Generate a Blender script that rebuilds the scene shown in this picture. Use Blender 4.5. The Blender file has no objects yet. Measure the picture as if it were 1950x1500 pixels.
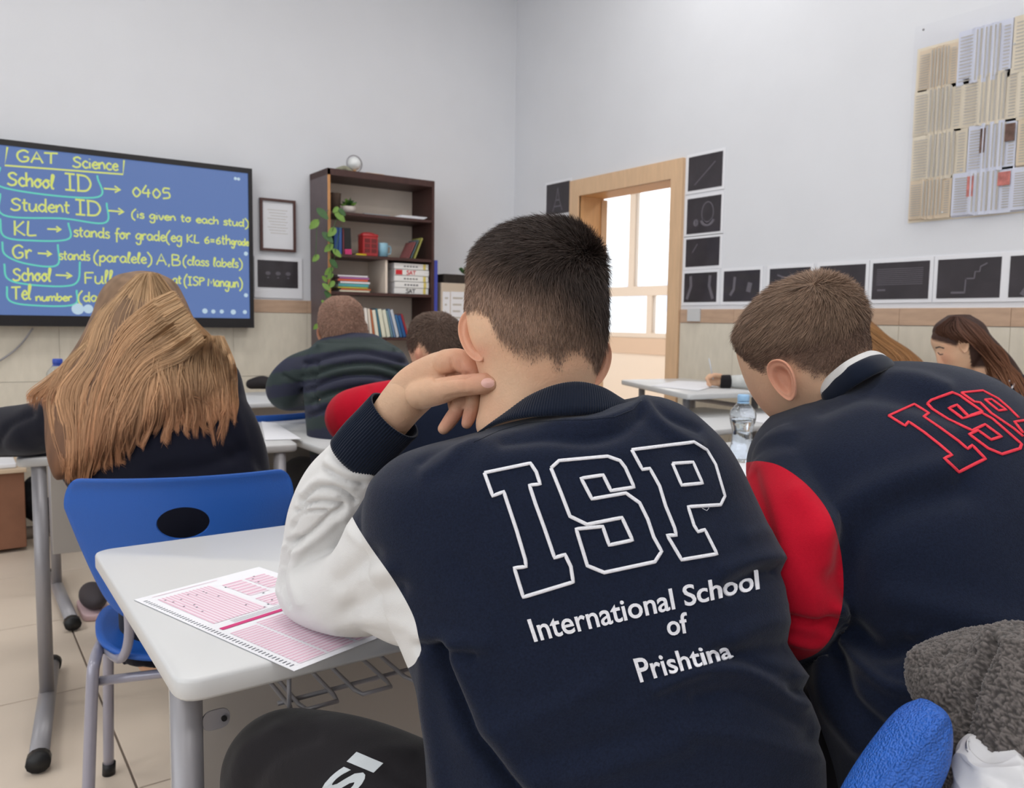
import bpy, bmesh, math, random
import numpy as np
from mathutils import Vector, Matrix, noise
from mathutils.bvhtree import BVHTree
random.seed(7); RNG = np.random.default_rng(7)
scene = bpy.context.scene
COL = scene.collection

# ------------------------------------------------------------------ camera
FPX, CX, CY, CAMH = 1547., 975., 750., 1.17
_y = np.array([-110 - CX, -(597 - CY), -FPX]); _x = np.array([3195 - CX, -(645 - CY), -FPX])
_y /= np.linalg.norm(_y); _x /= np.linalg.norm(_x)
_m = _x + _y; _m /= np.linalg.norm(_m)
_n = _x - _y; _n -= _n.dot(_m) * _m; _n /= np.linalg.norm(_n)
_x = (_m + _n) / 2 ** .5; _y = (_m - _n) / 2 ** .5; _z = np.cross(_x, _y)
MC = np.array([_x, _y, _z])            # world = MC @ camera
CAM = np.array([0., 0., CAMH])
FWD = MC @ np.array([0, 0, -1.]); RGT = MC @ np.array([1., 0, 0]); UPV = MC @ np.array([0, 1., 0])
cam_d = bpy.data.cameras.new('camera'); cam = bpy.data.objects.new('camera', cam_d); COL.objects.link(cam)
_mw = Matrix([[MC[i][0], MC[i][1], MC[i][2], CAM[i]] for i in range(3)] + [[0, 0, 0, 1]])
cam.matrix_world = _mw
cam_d.sensor_width = 36; cam_d.lens = FPX / 1950 * 36; cam_d.clip_start = .02; cam_d.clip_end = 300
cam_d.dof.use_dof = True; cam_d.dof.focus_distance = .95; cam_d.dof.aperture_fstop = 11
scene.camera = cam

# ------------------------------------------------------------------ world, lights, exposure
world = bpy.data.worlds.new('sky'); scene.world = world; world.use_nodes = True
wb = world.node_tree.nodes['Background']; wb.inputs[0].default_value = (.93, .97, 1, 1); wb.inputs[1].default_value = 2.2
scene.view_settings.view_transform = 'Standard'; scene.view_settings.look = 'None'
scene.view_settings.gamma = 1; scene.view_settings.use_curve_mapping = False
scene.view_settings.exposure = -.2
def area(name, loc, rot, sx, sy, power, col=(1, 1, 1), portal=False):
    l = bpy.data.lights.new(name, 'AREA'); l.shape = 'RECTANGLE'; l.size = sx; l.size_y = sy; l.energy = power; l.color = col
    if portal: l.cycles.is_portal = True
    o = bpy.data.objects.new(name, l); o.location = loc; o.rotation_euler = rot; COL.objects.link(o); return o
ROOM_X0, ROOM_X1, ROOM_Y0, ROOM_Y1, ROOM_H = -3.6, 3.6, -3.4, 5.15, 3.9
LAMPS = [(-2.2, 3.4), (.4, 3.4), (2.6, 3.0), (-2.2, .9), (.4, .9), (2.6, .6), (-2.2, -1.6), (.4, -1.6), (2.6, -1.6)]
for lx, ly in LAMPS:
    area('ceiling_light', (lx, ly, ROOM_H - .07), (0, 0, 0), 1.15, .55, 16.5, (1, .99, .99))
WINS = [(-2.6, -1.0), (-.6, 1.0), (1.4, 3.0)]      # openings in the left wall, y ranges
for a, b in WINS:
    area('window_light', (ROOM_X0 - .02, (a + b) / 2, 2.05), (0, -math.pi / 2, 0), 1.9, b - a, 15, (.93, .97, 1))
area('hall_light', (5.0, 4.2, 2.95), (0, 0, 0), .6, 3.0, 50, (1, .97, .93))

# ------------------------------------------------------------------ helpers
def ray(px, py): return MC @ np.array([(px - CX) / FPX, -(py - CY) / FPX, -1.])
def W(px, py, d): return CAM + ray(px, py) * d
def PL(px, py, ax, v):
    r = ray(px, py); return CAM + r * ((v - CAM[ax]) / r[ax])
def PROJ(V):
    c = (np.asarray(V) - CAM) @ MC
    d = -c[:, 2]
    return np.stack([CX + FPX * c[:, 0] / d, CY - FPX * c[:, 1] / d, d], 1)
def lin(c): return tuple(((v / 255) / 12.92 if v / 255 <= .04045 else ((v / 255 + .055) / 1.055) ** 2.4) for v in c) + (1,)
def catmull(P, n):
    """n samples through the control rows P (k,m), arc parameter by index, smooth"""
    P = np.asarray(P, float); k = len(P)
    if k == 2: t = np.linspace(0, 1, n)[:, None]; return P[0] * (1 - t) + P[1] * t
    E = np.vstack([2 * P[0] - P[1], P, 2 * P[-1] - P[-2]])
    out = []
    for s in np.linspace(0, k - 1 - 1e-9, n):
        i = int(s); t = s - i; a, b, c, d = E[i], E[i + 1], E[i + 2], E[i + 3]
        out.append(.5 * ((2 * b) + (-a + c) * t + (2 * a - 5 * b + 4 * c - d) * t * t + (-a + 3 * b - 3 * c + d) * t ** 3))
    return np.array(out)

def empty(name, loc, label=None, cat=None, group=None, kind=None):
    o = bpy.data.objects.new(name, None); COL.objects.link(o); o.location = loc; o.empty_display_size = .05
    return tag(o, label, cat, group, kind)
def tag(o, label=None, cat=None, group=None, kind=None):
    if label: o['label'] = label
    if cat: o['category'] = cat
    if group: o['group'] = group
    if kind: o['kind'] = kind
    return o
def wmat(o):
    m = Matrix.Identity(4)
    while o is not None:
        m = (Matrix.LocRotScale(o.location, o.rotation_euler, o.scale) if o.parent is None else o.matrix_parent_inverse @ Matrix.LocRotScale(o.location, o.rotation_euler, o.scale)) @ m
        o = o.parent
    return m
def setparent(o, p):
    o.parent = p; o.matrix_parent_inverse = wmat(p).inverted()
def mesh_of(name, V, F, smooth=True):
    me = bpy.data.meshes.new(name)
    V = np.asarray(V, np.float32)
    if isinstance(F, np.ndarray):
        k = F.shape[1]; n = len(F)
        me.vertices.add(len(V)); me.vertices.foreach_set('co', V.ravel())
        me.loops.add(n * k); me.loops.foreach_set('vertex_index', F.astype(np.int32).ravel())
        me.polygons.add(n); me.polygons.foreach_set('loop_start', np.arange(0, n * k, k, dtype=np.int32))
        me.update(calc_edges=True); me.validate()
    else:
        me.from_pydata([tuple(map(float, v)) for v in V], [], [tuple(int(i) for i in f) for f in F]); me.update()
    if smooth: me.polygons.foreach_set('use_smooth', [True] * len(me.polygons)); me.update()
    return me
def mk(name, V, F, mat, parent=None, smooth=True, label=None, cat=None, group=None, kind=None, origin=None):
    """links ONE mesh object; geometry in world space, origin moved to `origin` (default: base centre)"""
    V = np.asarray(V, float)
    if origin is None: origin = np.array([(V[:, 0].min() + V[:, 0].max()) / 2, (V[:, 1].min() + V[:, 1].max()) / 2, V[:, 2].min()])
    me = mesh_of(name, V - origin, F, smooth)
    if mat is not None: me.materials.append(mat)
    o = bpy.data.objects.new(name, me); COL.objects.link(o); o.location = origin
    if parent is not None: setparent(o, parent)
    return tag(o, label, cat, group, kind)
class MB:
    """collects pieces into one mesh"""
    def __init__(s): s.V = []; s.F = []; s.n = 0
    def add(s, V, F):
        s.V.append(np.asarray(V, float)); s.F += [tuple(int(i) + s.n for i in f) for f in F]; s.n += len(V); return s
    def get(s): return np.vstack(s.V), s.F
    def box(s, x0, x1, y0, y1, z0, z1, bev=0):
        return s.add(*box(x0, x1, y0, y1, z0, z1, bev))
def box(x0, x1, y0, y1, z0, z1, bev=0):
    if bev <= 0:
        V = [(x, y, z) for z in (z0, z1) for y in (y0, y1) for x in (x0, x1)]
        return np.array(V), [(0, 2, 3, 1), (4, 5, 7, 6), (0, 1, 5, 4), (2, 6, 7, 3), (0, 4, 6, 2), (1, 3, 7, 5)]
    bm = bmesh.new(); bmesh.ops.create_cube(bm, size=1)
    for v in bm.verts: v.co = Vector(((x0 + x1) / 2 + v.co.x * (x1 - x0), (y0 + y1) / 2 + v.co.y * (y1 - y0), (z0 + z1) / 2 + v.co.z * (z1 - z0)))
    bmesh.ops.bevel(bm, geom=bm.edges[:], offset=bev, segments=2, affect='EDGES', profile=.5)
    V = np.array([v.co[:] for v in bm.verts]); bm.verts.index_update(); F = [tuple(v.index for v in f.verts) for f in bm.faces]; bm.free()
    return V, F
def xform(V, loc=(0, 0, 0), rz=0, rx=0, ry=0, s=1):
    M = (Matrix.Rotation(rz, 3, 'Z') @ Matrix.Rotation(ry, 3, 'Y') @ Matrix.Rotation(rx, 3, 'X'))
    return (np.asarray(V) * s) @ np.array(M).T + np.array(loc)
def ringfaces(n, m, caps=True, closed=False):
    F = []
    for i in range(n - 1 if not closed else n):
        a = i * m; b = ((i + 1) % n) * m
        for j in range(m):
            k = (j + 1) % m; F.append((a + j, a + k, b + k, b + j))
    if caps and not closed:
        F.append(tuple(range(m))[::-1]); F.append(tuple((n - 1) * m + j for j in range(m)))
    return F
def tube(path, rad, m=16, n=None, caps=True, flat=1., side=None, dome=True, smoothp=True):
    """tube round a 3-D path; rad scalar or per point; flat squeezes along `side`"""
    path = np.asarray(path, float); rad = np.full(len(path), rad, float) if np.isscalar(rad) else np.asarray(rad, float)
    if n: q = (catmull if smoothp else (lambda a, k: np.array([np.interp(np.linspace(0, len(a) - 1, k), range(len(a)), a[:, c]) for c in range(a.shape[1])]).T))(np.column_stack([path, rad]), n); path = q[:, :3]; rad = np.maximum(q[:, 3], 1e-4)
    T = np.gradient(path, axis=0); T /= np.linalg.norm(T, axis=1)[:, None] + 1e-12
    if dome:
        r0, r1 = rad[0], rad[-1]; a = [(.35, .75), (.7, .45), (.92, .15)]
        pre = [(path[0] - T[0] * r0 * (k if True else 0), r0 * math.sqrt(max(0, 1 - k * k))) for k in (.95, .75, .4)]
        post = [(path[-1] + T[-1] * r1 * k, r1 * math.sqrt(max(0, 1 - k * k))) for k in (.4, .75, .95)]
        path = np.vstack([[p for p, _ in pre], path, [p for p, _ in post]]); rad = np.concatenate([[r for _, r in pre], rad, [r for _, r in post]])
        T = np.vstack([[T[0]] * 3, T, [T[-1]] * 3])
    u = np.cross(T[0], side if side is not None else ([0, 0, 1] if abs(T[0][2]) < .9 else [1, 0, 0])); u /= np.linalg.norm(u)
    V = []
    th = np.linspace(0, 2 * math.pi, m, endpoint=False)
    for i in range(len(path)):
        u = u - T[i] * u.dot(T[i]); u /= np.linalg.norm(u) + 1e-12; w = np.cross(T[i], u)
        V.append(path[i] + rad[i] * (np.cos(th)[:, None] * u + flat * np.sin(th)[:, None] * w))
    return np.vstack(V), ringfaces(len(path), m, caps)
def loft(rows, n=60, m=48, p=1., dome=0, smoothp=True):
    """rows: (xl,yl,dl, xr,yr,dr, t[,p]) silhouette points left and right with their distances, t = half thickness along the view"""
    R = []
    for r in rows:
        r = list(r) + ([p] if len(r) == 7 else [])
        A = W(r[0], r[1], r[2]); B = W(r[3], r[4], r[5]); R.append(list(A) + list(B) + [r[6], r[7]])
    R = catmull(R, n); V = []
    th = np.linspace(0, 2 * math.pi, m, endpoint=False); c = np.cos(th); s = np.sin(th)
    for q in R:
        A, B, t, pp = q[:3], q[3:6], max(q[6], .002), q[7]
        mid = (A + B) / 2; h = (B - A) / 2; hn = h / (np.linalg.norm(h) + 1e-9)
        D = FWD - hn * FWD.dot(hn); D /= np.linalg.norm(D)
        cc = np.sign(c) * np.abs(c) ** pp; ss = np.sign(s) * np.abs(s) ** pp
        V.append(mid + cc[:, None] * h + ss[:, None] * D * t)
    return np.vstack(V), ringfaces(len(R), m, True)
def pxtube(pts, m=20, n=None, **k):
    """pts: (px,py,depth,radius_px)"""
    P = [W(a, b, d) for a, b, d, r in pts]; R = [r * d / FPX for a, b, d, r in pts]
    return tube(P, R, m=m, n=n or len(pts) * 6, **k)
def ellipsoid(c, rx, ry, rz, axes=None, n=20, m=28):
    V = []
    for i in range(n + 1):
        ph = math.pi * i / n
        for j in range(m):
            th = 2 * math.pi * j / m; V.append((rx * math.sin(ph) * math.cos(th), ry * math.sin(ph) * math.sin(th), rz * math.cos(ph)))
    V = np.array(V)
    if axes is not None: V = V @ np.array(axes)
    return V + np.array(c), ringfaces(n + 1, m, False)
def evald(V, F, mods):
    me = mesh_of('tmp', V, F, False); o = bpy.data.objects.new('tmp', me); COL.objects.link(o)
    for kind, kw in mods:
        md = o.modifiers.new(kind, kind)
        for a, b in kw.items(): setattr(md, a, b)
    dg = bpy.context.evaluated_depsgraph_get(); e = o.evaluated_get(dg); m2 = e.to_mesh()
    n = len(m2.vertices); V2 = np.empty(n * 3, np.float32); m2.vertices.foreach_get('co', V2); V2 = V2.reshape(-1, 3).astype(float)
    m2.calc_loop_triangles(); t = np.empty(len(m2.loop_triangles) * 3, np.int32); m2.loop_triangles.foreach_get('vertices', t); T = t.reshape(-1, 3)
    e.to_mesh_clear(); bpy.data.objects.remove(o); bpy.data.meshes.remove(me)
    return V2, T
def union(parts, voxel=.005, smooth=6, fac=.6):
    mb = MB()
    for V, F in parts: mb.add(V, F)
    V, F = mb.get()
    F2 = []
    for f in F:
        if len(f) <= 4: F2.append(f)
        else: F2 += [(f[0], f[i], f[i + 1]) for i in range(1, len(f) - 1)]
    return evald(V, F2, [('REMESH', dict(mode='VOXEL', voxel_size=voxel, adaptivity=0)), ('SMOOTH', dict(factor=fac, iterations=smooth))])
def normals(V, T):
    n = np.cross(V[T[:, 1]] - V[T[:, 0]], V[T[:, 2]] - V[T[:, 0]]); N = np.zeros_like(V)
    for k in range(3): np.add.at(N, T[:, k], n)
    return N / (np.linalg.norm(N, axis=1)[:, None] + 1e-12)
def polydist(P, poly):
    """distance of 2-D points P to a polyline"""
    best = np.full(len(P), 1e9); poly = np.asarray(poly, float)
    for a, b in zip(poly[:-1], poly[1:]):
        ab = b - a; t = np.clip(((P - a) @ ab) / (ab @ ab + 1e-12), 0, 1); d = np.linalg.norm(P - (a + t[:, None] * ab), axis=1); best = np.minimum(best, d)
    return best
def inside(P, poly):
    poly = np.asarray(poly, float); r = np.zeros(len(P), bool); j = len(poly) - 1
    for i in range(len(poly)):
        a, b = poly[i], poly[j]; c = ((a[1] > P[:, 1]) != (b[1] > P[:, 1])) & (P[:, 0] < (b[0] - a[0]) * (P[:, 1] - a[1]) / (b[1] - a[1] + 1e-12) + a[0]); r ^= c; j = i
    return r
def sdpoly(P, poly):
    d = polydist(P, list(poly) + [poly[0]]); return np.where(inside(P, poly), -d, d)
def nz(V, s, o=0.):
    return np.array([noise.noise(Vector((v[0] * s + o, v[1] * s + o, v[2] * s - o))) for v in V])
def folds(V, T, fl, extra=0, es=14, front=True, it=1):
    """cloth folds: each fold is (pixel polyline seen from the chair behind, width px, height m)"""
    N = normals(V, T); P = PROJ(V); view = (CAM - V); view /= np.linalg.norm(view, axis=1)[:, None]
    m = np.clip((N * view).sum(1) * 2.2 + .15, 0, 1) if front else 1
    D = np.zeros(len(V))
    for poly, w, a in fl:
        ln = catmull(poly, 24) if len(poly) > 2 else np.array(poly, float)
        e = polydist(P[:, :2], ln); D += a * np.exp(-(e / w) ** 2)
    if extra: D += extra * (nz(V, es) + .5 * nz(V, es * 2.1, 3.1))
    return V + N * (D * m)[:, None]
def smooth_poly(P, n=8):
    P = [np.array(p, float) for p in P]; Q = []
    for i in range(len(P)):
        a, b, c, d = P[i - 1], P[i], P[(i + 1) % len(P)], P[(i + 2) % len(P)]
        for t in np.linspace(0, 1, n, endpoint=False): Q.append(.5 * ((2 * b) + (-a + c) * t + (2 * a - 5 * b + 4 * c - d) * t * t + (-a + 3 * b - 3 * c + d) * t ** 3))
    return Q
def split(V, T, s):
    """cut the triangle mesh where field s crosses zero -> (mesh s<0), (mesh s>=0)"""
    s = np.where(np.abs(s) < 1e-6, 1e-6, s); sg = s[T] > 0; cnt = sg.sum(1); newV = [v for v in V]; cache = {}; neg = [tuple(t) for t in T[cnt == 0]]; pos = [tuple(t) for t in T[cnt == 3]]
    def cut(a, b):
        k = (a, b) if a < b else (b, a)
        if k not in cache:
            t = s[a] / (s[a] - s[b]); newV.append(V[a] * (1 - t) + V[b] * t); cache[k] = len(newV) - 1
        return cache[k]
    for t in T[(cnt == 1) | (cnt == 2)]:
        g = s[t] > 0; odd = g.sum() == 1
        i = int(np.argmax(g)) if odd else int(np.argmin(g))
        a, b, c = int(t[i]), int(t[(i + 1) % 3]), int(t[(i + 2) % 3]); ab = cut(a, b); ac = cut(a, c)
        one = [(a, ab, ac)]; two = [(ab, b, c), (ab, c, ac)]
        if odd: pos += one; neg += two
        else: neg += one; pos += two
    A = np.array(newV); out = []
    for F in (neg, pos):
        F = np.array(F, int).reshape(-1, 3); u, inv = np.unique(F, return_inverse=True); out.append((A[u], inv.reshape(-1, 3)))
    return out
def attr_col(o, name, C):
    a = o.data.color_attributes.new(name, 'FLOAT_COLOR', 'POINT'); C = np.asarray(C, np.float32)
    if C.shape[1] == 3: C = np.column_stack([C, np.ones(len(C), np.float32)])
    a.data.foreach_set('color', C.ravel())

# ------------------------------------------------------------------ materials
def mat(name, rgb, rough=.6, bump=0, bscale=50, metal=0, spec=.5, var=0, vscale=8, sheen=0, coat=0, attr=None, trans=0, ior=1.45, emit=0, sss=0, fuzz=0, vdet=4, detail=3, stretch=None):
    m = bpy.data.materials.new(name); m.use_nodes = True; nt = m.node_tree; b = nt.nodes['Principled BSDF']; c = lin(rgb)
    b.inputs['Base Color'].default_value = c; b.inputs['Roughness'].default_value = rough; b.inputs['Metallic'].default_value = metal
    b.inputs['Specular IOR Level'].default_value = spec; b.inputs['Sheen Weight'].default_value = sheen; b.inputs['Sheen Roughness'].default_value = .45
    b.inputs['Coat Weight'].default_value = coat; b.inputs['Transmission Weight'].default_value = trans; b.inputs['IOR'].default_value = ior
    if sss: b.inputs['Subsurface Weight'].default_value = sss; b.inputs['Subsurface Radius'].default_value = (.02, .007, .004); b.inputs['Subsurface Scale'].default_value = .35
    tc = nt.nodes.new('ShaderNodeTexCoord'); src = tc.outputs['Object']
    if stretch:
        mp = nt.nodes.new('ShaderNodeMapping'); mp.inputs['Scale'].default_value = stretch; nt.links.new(src, mp.inputs[0]); src = mp.outputs[0]
    base = None
    if attr:
        at = nt.nodes.new('ShaderNodeAttribute'); at.attribute_name = attr; base = at.outputs['Color']; nt.links.new(base, b.inputs['Base Color'])
    if var:
        n = nt.nodes.new('ShaderNodeTexNoise'); n.inputs['Scale'].default_value = vscale; n.inputs['Detail'].default_value = vdet; nt.links.new(src, n.inputs['Vector'])
        mr = nt.nodes.new('ShaderNodeMapRange'); mr.inputs[1].default_value = .25; mr.inputs[2].default_value = .75; mr.inputs[3].default_value = 1 - var; mr.inputs[4].default_value = 1 + var; nt.links.new(n.outputs[0], mr.inputs[0])
        mx = nt.nodes.new('ShaderNodeVectorMath'); mx.operation = 'SCALE'
        if base: nt.links.new(base, mx.inputs[0])
        else: mx.inputs[0].default_value = c[:3]
        nt.links.new(mr.outputs[0], mx.inputs['Scale']); nt.links.new(mx.outputs[0], b.inputs['Base Color'])
    if bump:
        n = nt.nodes.new('ShaderNodeTexNoise'); n.inputs['Scale'].default_value = bscale; n.inputs['Detail'].default_value = detail; nt.links.new(src, n.inputs['Vector'])
        bp = nt.nodes.new('ShaderNodeBump'); bp.inputs['Strength'].default_value = bump; bp.inputs['Distance'].default_value = .002; nt.links.new(n.outputs[0], bp.inputs['Height']); nt.links.new(bp.outputs[0], b.inputs['Normal'])
    if emit:
        b.inputs['Emission Color'].default_value = c; b.inputs['Emission Strength'].default_value = emit
        if attr: nt.links.new(base, b.inputs['Emission Color'])
    return m
M_wall = mat('wall_paint', (221, 223, 228), .85, .12, 90, var=.02, vscale=3)
M_ceil = mat('ceiling_paint', (235, 235, 235), .9)
M_floor = mat('floor_tile', (219, 204, 187), .38, .03, 20, var=.06, vscale=2.5, spec=.4)
M_grout = mat('grout', (120, 108, 98), .9)
M_band = mat('brown_band_tile', (190, 160, 136), .45, .05, 40, var=.12, vscale=9, stretch=(1, 1, 5))
M_walltile = mat('beige_wall_tile', (214, 206, 190), .5, .04, 30, var=.06, vscale=14, stretch=(2, 2, .7))
M_white = mat('white_laminate', (203, 204, 205), .32, .01, 30, spec=.5)
M_whiterim = mat('white_edge_band', (228, 227, 222), .4)
M_steel = mat('grey_painted_steel', (150, 148, 152), .38, metal=.25, spec=.6)
M_steel2 = mat('lilac_grey_painted_steel', (160, 158, 172), .28, metal=.2, coat=.3)
M_blackp = mat('black_plastic', (24, 24, 26), .45)
M_blue = mat('blue_plastic', (34, 92, 180), .42, .25, 420, spec=.5, detail=1)
M_panelgrey = mat('grey_modesty_panel', (172, 166, 160), .6, .05, 200)
M_oak = mat('light_oak', (219, 184, 148), .5, .05, 30, var=.08, vscale=10, stretch=(4, 4, .5))
M_oakd = mat('oak_jamb', (205, 160, 112), .5, .05, 30, var=.08, vscale=10, stretch=(4, 4, .5))
M_bookcase = mat('dark_wood_laminate', (70, 44, 40), .5, .05, 30, var=.15, vscale=12, stretch=(6, 6, .6))
M_bookside = mat('greyish_wood_side', (104, 92, 94), .55, var=.1, vscale=10)
M_bookedge = mat('orange_edge_band', (196, 142, 92), .5)
M_bookback = mat('beige_back_board', (232, 218, 203), .7, var=.04)
M_paper = mat('white_paper', (232, 233, 238), .7)
M_print = mat('black_print', (52, 47, 52), .42, var=.35, vscale=7, coat=.2)
M_hallwall = mat('hall_wall', (232, 214, 196), .8)
M_glass = mat('clear_glass', (250, 252, 255), .02, trans=1, ior=1.45)
M_leaf = mat('green_leaf', (112, 148, 62), .5, var=.2, vscale=20)
M_leafd = mat('dark_green_leaf', (60, 98, 52), .5, var=.2, vscale=20)
M_fleece = mat('grey_fleece', (92, 86, 84), .95, sheen=.2, attr='col')
M_bagw = mat('white_plastic_bag', (192, 192, 195), .32, .5, 40, spec=.5)
# ------------------------------------------------------------------ room shell
X1, Y1, H = ROOM_X1, ROOM_Y1, ROOM_H
DY0, DY1, DZ = 3.50, 4.36, 2.03          # clear door opening
def boxobj(name, b, m, parent=None, bev=0, smooth=False, **k):
    V, F = box(*b, bev); return mk(name, V, F, m, parent, smooth, **k)
def joined(name, boxes, m, parent=None, **k):
    mb = MB()
    for b in boxes: mb.box(*b)
    return mk(name, *mb.get(), m, parent, False, **k)
floor = boxobj('floor', (ROOM_X0, X1, ROOM_Y0, Y1, -.12, -.004), M_grout, kind='structure')
TS = .69; V0, F0 = box(-TS / 2 + .003, TS / 2 - .003, -TS / 2 + .003, TS / 2 - .003, -.010, 0, .0015)
tm = mesh_of('tile', V0, F0, False); tm.materials.append(M_floor)
gx0, gy0 = .353 - TS * 5, 2.106 - TS * 8
cnt = 0
for i in range(10):
    for j in range(12):
        cx_, cy_ = gx0 + TS * (i + .5), gy0 + TS * (j + .5)
        if cx_ + TS / 2 > X1 + .01 and cx_ - TS / 2 > X1 or cx_ < -2.6 or cy_ - TS / 2 < -1.6 or cy_ - TS / 2 > Y1: continue
        o = bpy.data.objects.new('tile', tm); COL.objects.link(o); o.location = (cx_, cy_, 0); setparent(o, floor); cnt += 1
boxobj('ceiling', (ROOM_X0 - .2, X1 + .2, ROOM_Y0 - .2, Y1 + .2, H, H + .15), M_ceil, kind='structure')
boxobj('wall_front', (ROOM_X0 - .2, X1 + .2, Y1, Y1 + .2, -.1, H), M_wall, kind='structure')
boxobj('wall_back', (ROOM_X0 - .2, X1 + .2, ROOM_Y0 - .2, ROOM_Y0, -.1, H), M_wall, kind='structure')
lw = []
ys = [ROOM_Y0] + [v for w in WINS for v in w] + [Y1]
for a, b in zip(ys[0::2], ys[1::2]): lw.append((ROOM_X0 - .2, ROOM_X0, a, b, -.1, H))
for a, b in WINS: lw += [(ROOM_X0 - .2, ROOM_X0, a, b, -.1, 1.1), (ROOM_X0 - .2, ROOM_X0, a, b, 3.0, H)]
joined('wall_left', lw, M_wall, kind='structure')
for k_, (a, b) in enumerate(WINS):
    joined('window_%d' % (k_ + 1), [(ROOM_X0 - .16, ROOM_X0 - .1, a, a + .06, 1.1, 3.0), (ROOM_X0 - .16, ROOM_X0 - .1, b - .06, b, 1.1, 3.0), (ROOM_X0 - .16, ROOM_X0 - .1, (a + b) / 2 - .04, (a + b) / 2 + .04, 1.1, 3.0), (ROOM_X0 - .16, ROOM_X0 - .1, a, b, 1.1, 1.17), (ROOM_X0 - .16, ROOM_X0 - .1, a, b, 2.93, 3.0)], M_white, kind='structure')
wr = joined('wall_right', [(X1, X1 + .2, ROOM_Y0, DY0 - .03, -.1, H), (X1, X1 + .2, DY1 + .03, Y1, -.1, H), (X1, X1 + .2, DY0 - .03, DY1 + .03, DZ + .03, H)], M_wall, kind='structure')
wf = bpy.data.objects['wall_front']
# wainscot tiles: beige field and brown band
BT, BB = 1.258, 1.178
def tiles_wall(parent, axis, runs, z0s):
    cache = {}
    for z0, z1, mm, w, proud, off, nm in z0s:
        for a, b in runs:
            e = off
            while e < a: e += w
            edges = [a] + [v for v in np.arange(e, b, w) if v - a > .02 and b - v > .02] + [b]
            for p, q in zip(edges[:-1], edges[1:]):
                key = (round(q - p, 3), z0, z1, nm)
                if key not in cache:
                    L = (q - p) / 2 - .0006
                    bb = (-proud, 0, -L, L, 0, z1 - z0 - .002) if axis == 0 else (-L, L, -proud, 0, 0, z1 - z0 - .002)
                    me = mesh_of(nm, *box(*bb, .0012), smooth=False); me.materials.append(mm); cache[key] = me
                o = bpy.data.objects.new(nm, cache[key]); COL.objects.link(o)
                o.location = (X1, (p + q) / 2, z0 + .002) if axis == 0 else ((p + q) / 2, Y1, z0 + .002); setparent(o, parent)
zr = [(BB, BT, M_band, .476, .012, .143, 'band_tile')] + [(z, z + .392, M_walltile, .476, .010, .143, 'wall_tile') for z in (.002, .394, .786)]
tiles_wall(wr, 0, [(-1.2, 3.40), (4.46, 5.13)], zr)
FB, FT = 1.205, 1.288
zf = [(FB, FT, M_band, .476, .012, .05, 'band_tile')] + [(z, z + .401, M_walltile, .476, .010, .05, 'wall_tile') for z in (.002, .403, .804)]
tiles_wall(wf, 1, [(-1.4, 3.58)], zf)
# door frame and hall
dr = joined('door_1', [(X1 - .022, X1 + .0, DY0 - .095, DY0, 0, DZ + .11), (X1 - .022, X1, DY1, DY1 + .095, 0, DZ + .11), (X1 - .022, X1, DY0 - .0, DY1, DZ, DZ + .11)], M_oak, kind='structure')
joined('jamb', [(X1 - .01, X1 + .21, DY0 - .03, DY0, 0, DZ), (X1 - .01, X1 + .21, DY1, DY1 + .03, 0, DZ), (X1 - .01, X1 + .21, DY0 - .03, DY1 + .03, DZ, DZ + .03)], M_oakd, dr)
V, F = box(0, .8, -.02, .02, .005, DZ - .01, .003); V = xform(V, (X1 + .2, DY1 - .02, 0), math.radians(50)); mk('door_leaf', V, F, M_oak, dr, False)
V, F = box(.68, .78, -.035, .035, 1.0, 1.03, .005); V = xform(V, (X1 + .2, DY1 - .02, 0), math.radians(50)); mk('door_handle', V, F, M_steel, dr, False)
HX = 6.3
hf = boxobj('floor_hall', (X1 + .001, HX, 1.5, 9.5, -.11, -.002), mat('hall_floor', (228, 208, 182), .4), kind='structure')
hb = []
WZ0, WZ1, WT = 1.02, 1.53, 2.74
hb += [(HX, HX + .2, 1.5, 9.5, 0, WZ0), (HX, HX + .2, 1.5, 9.5, WT, 3.2)]
joined('wall_hall', hb, M_hallwall, kind='structure')
boxobj('trim_1', (HX - .015, HX, 1.5, 9.5, .84, 1.015), mat('hall_band', (212, 182, 156), .5), kind='structure')
boxobj('ceiling_hall', (X1 + .2, HX + .2, 1.5, 9.5, 3.2, 3.3), M_ceil, kind='structure')
joined('wall_hall_ends', [(X1 + .2, HX + .2, 1.4, 1.5, 0, 3.3), (X1 + .2, HX + .2, 9.5, 9.6, 0, 3.3), ], M_hallwall, kind='structure')
fr = [(HX - .01, HX + .07, 1.5, 9.5, WZ0, WZ0 + .05), (HX - .01, HX + .07, 1.5, 9.5, 1.475, 1.58), (HX - .01, HX + .07, 1.5, 9.5, WT - .07, WT)]
yy = 1.52
while yy < 9.4:
    fr.append((HX - .006, HX + .066, yy - .045, yy + .045, 1.55, WT - .03)); yy += 1.30
yy = 2.52
while yy < 9.4:
    fr.append((HX - .006, HX + .066, yy - .04, yy + .04, WZ0 + .02, 1.50)); yy += 1.30
hw = joined('window_4', fr, mat('window_frame_cream', (222, 204, 186), .6), kind='structure')
boxobj('pane', (HX + .02, HX + .026, 1.5, 9.5, WZ0 + .04, WT - .06), M_glass, hw)
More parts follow.
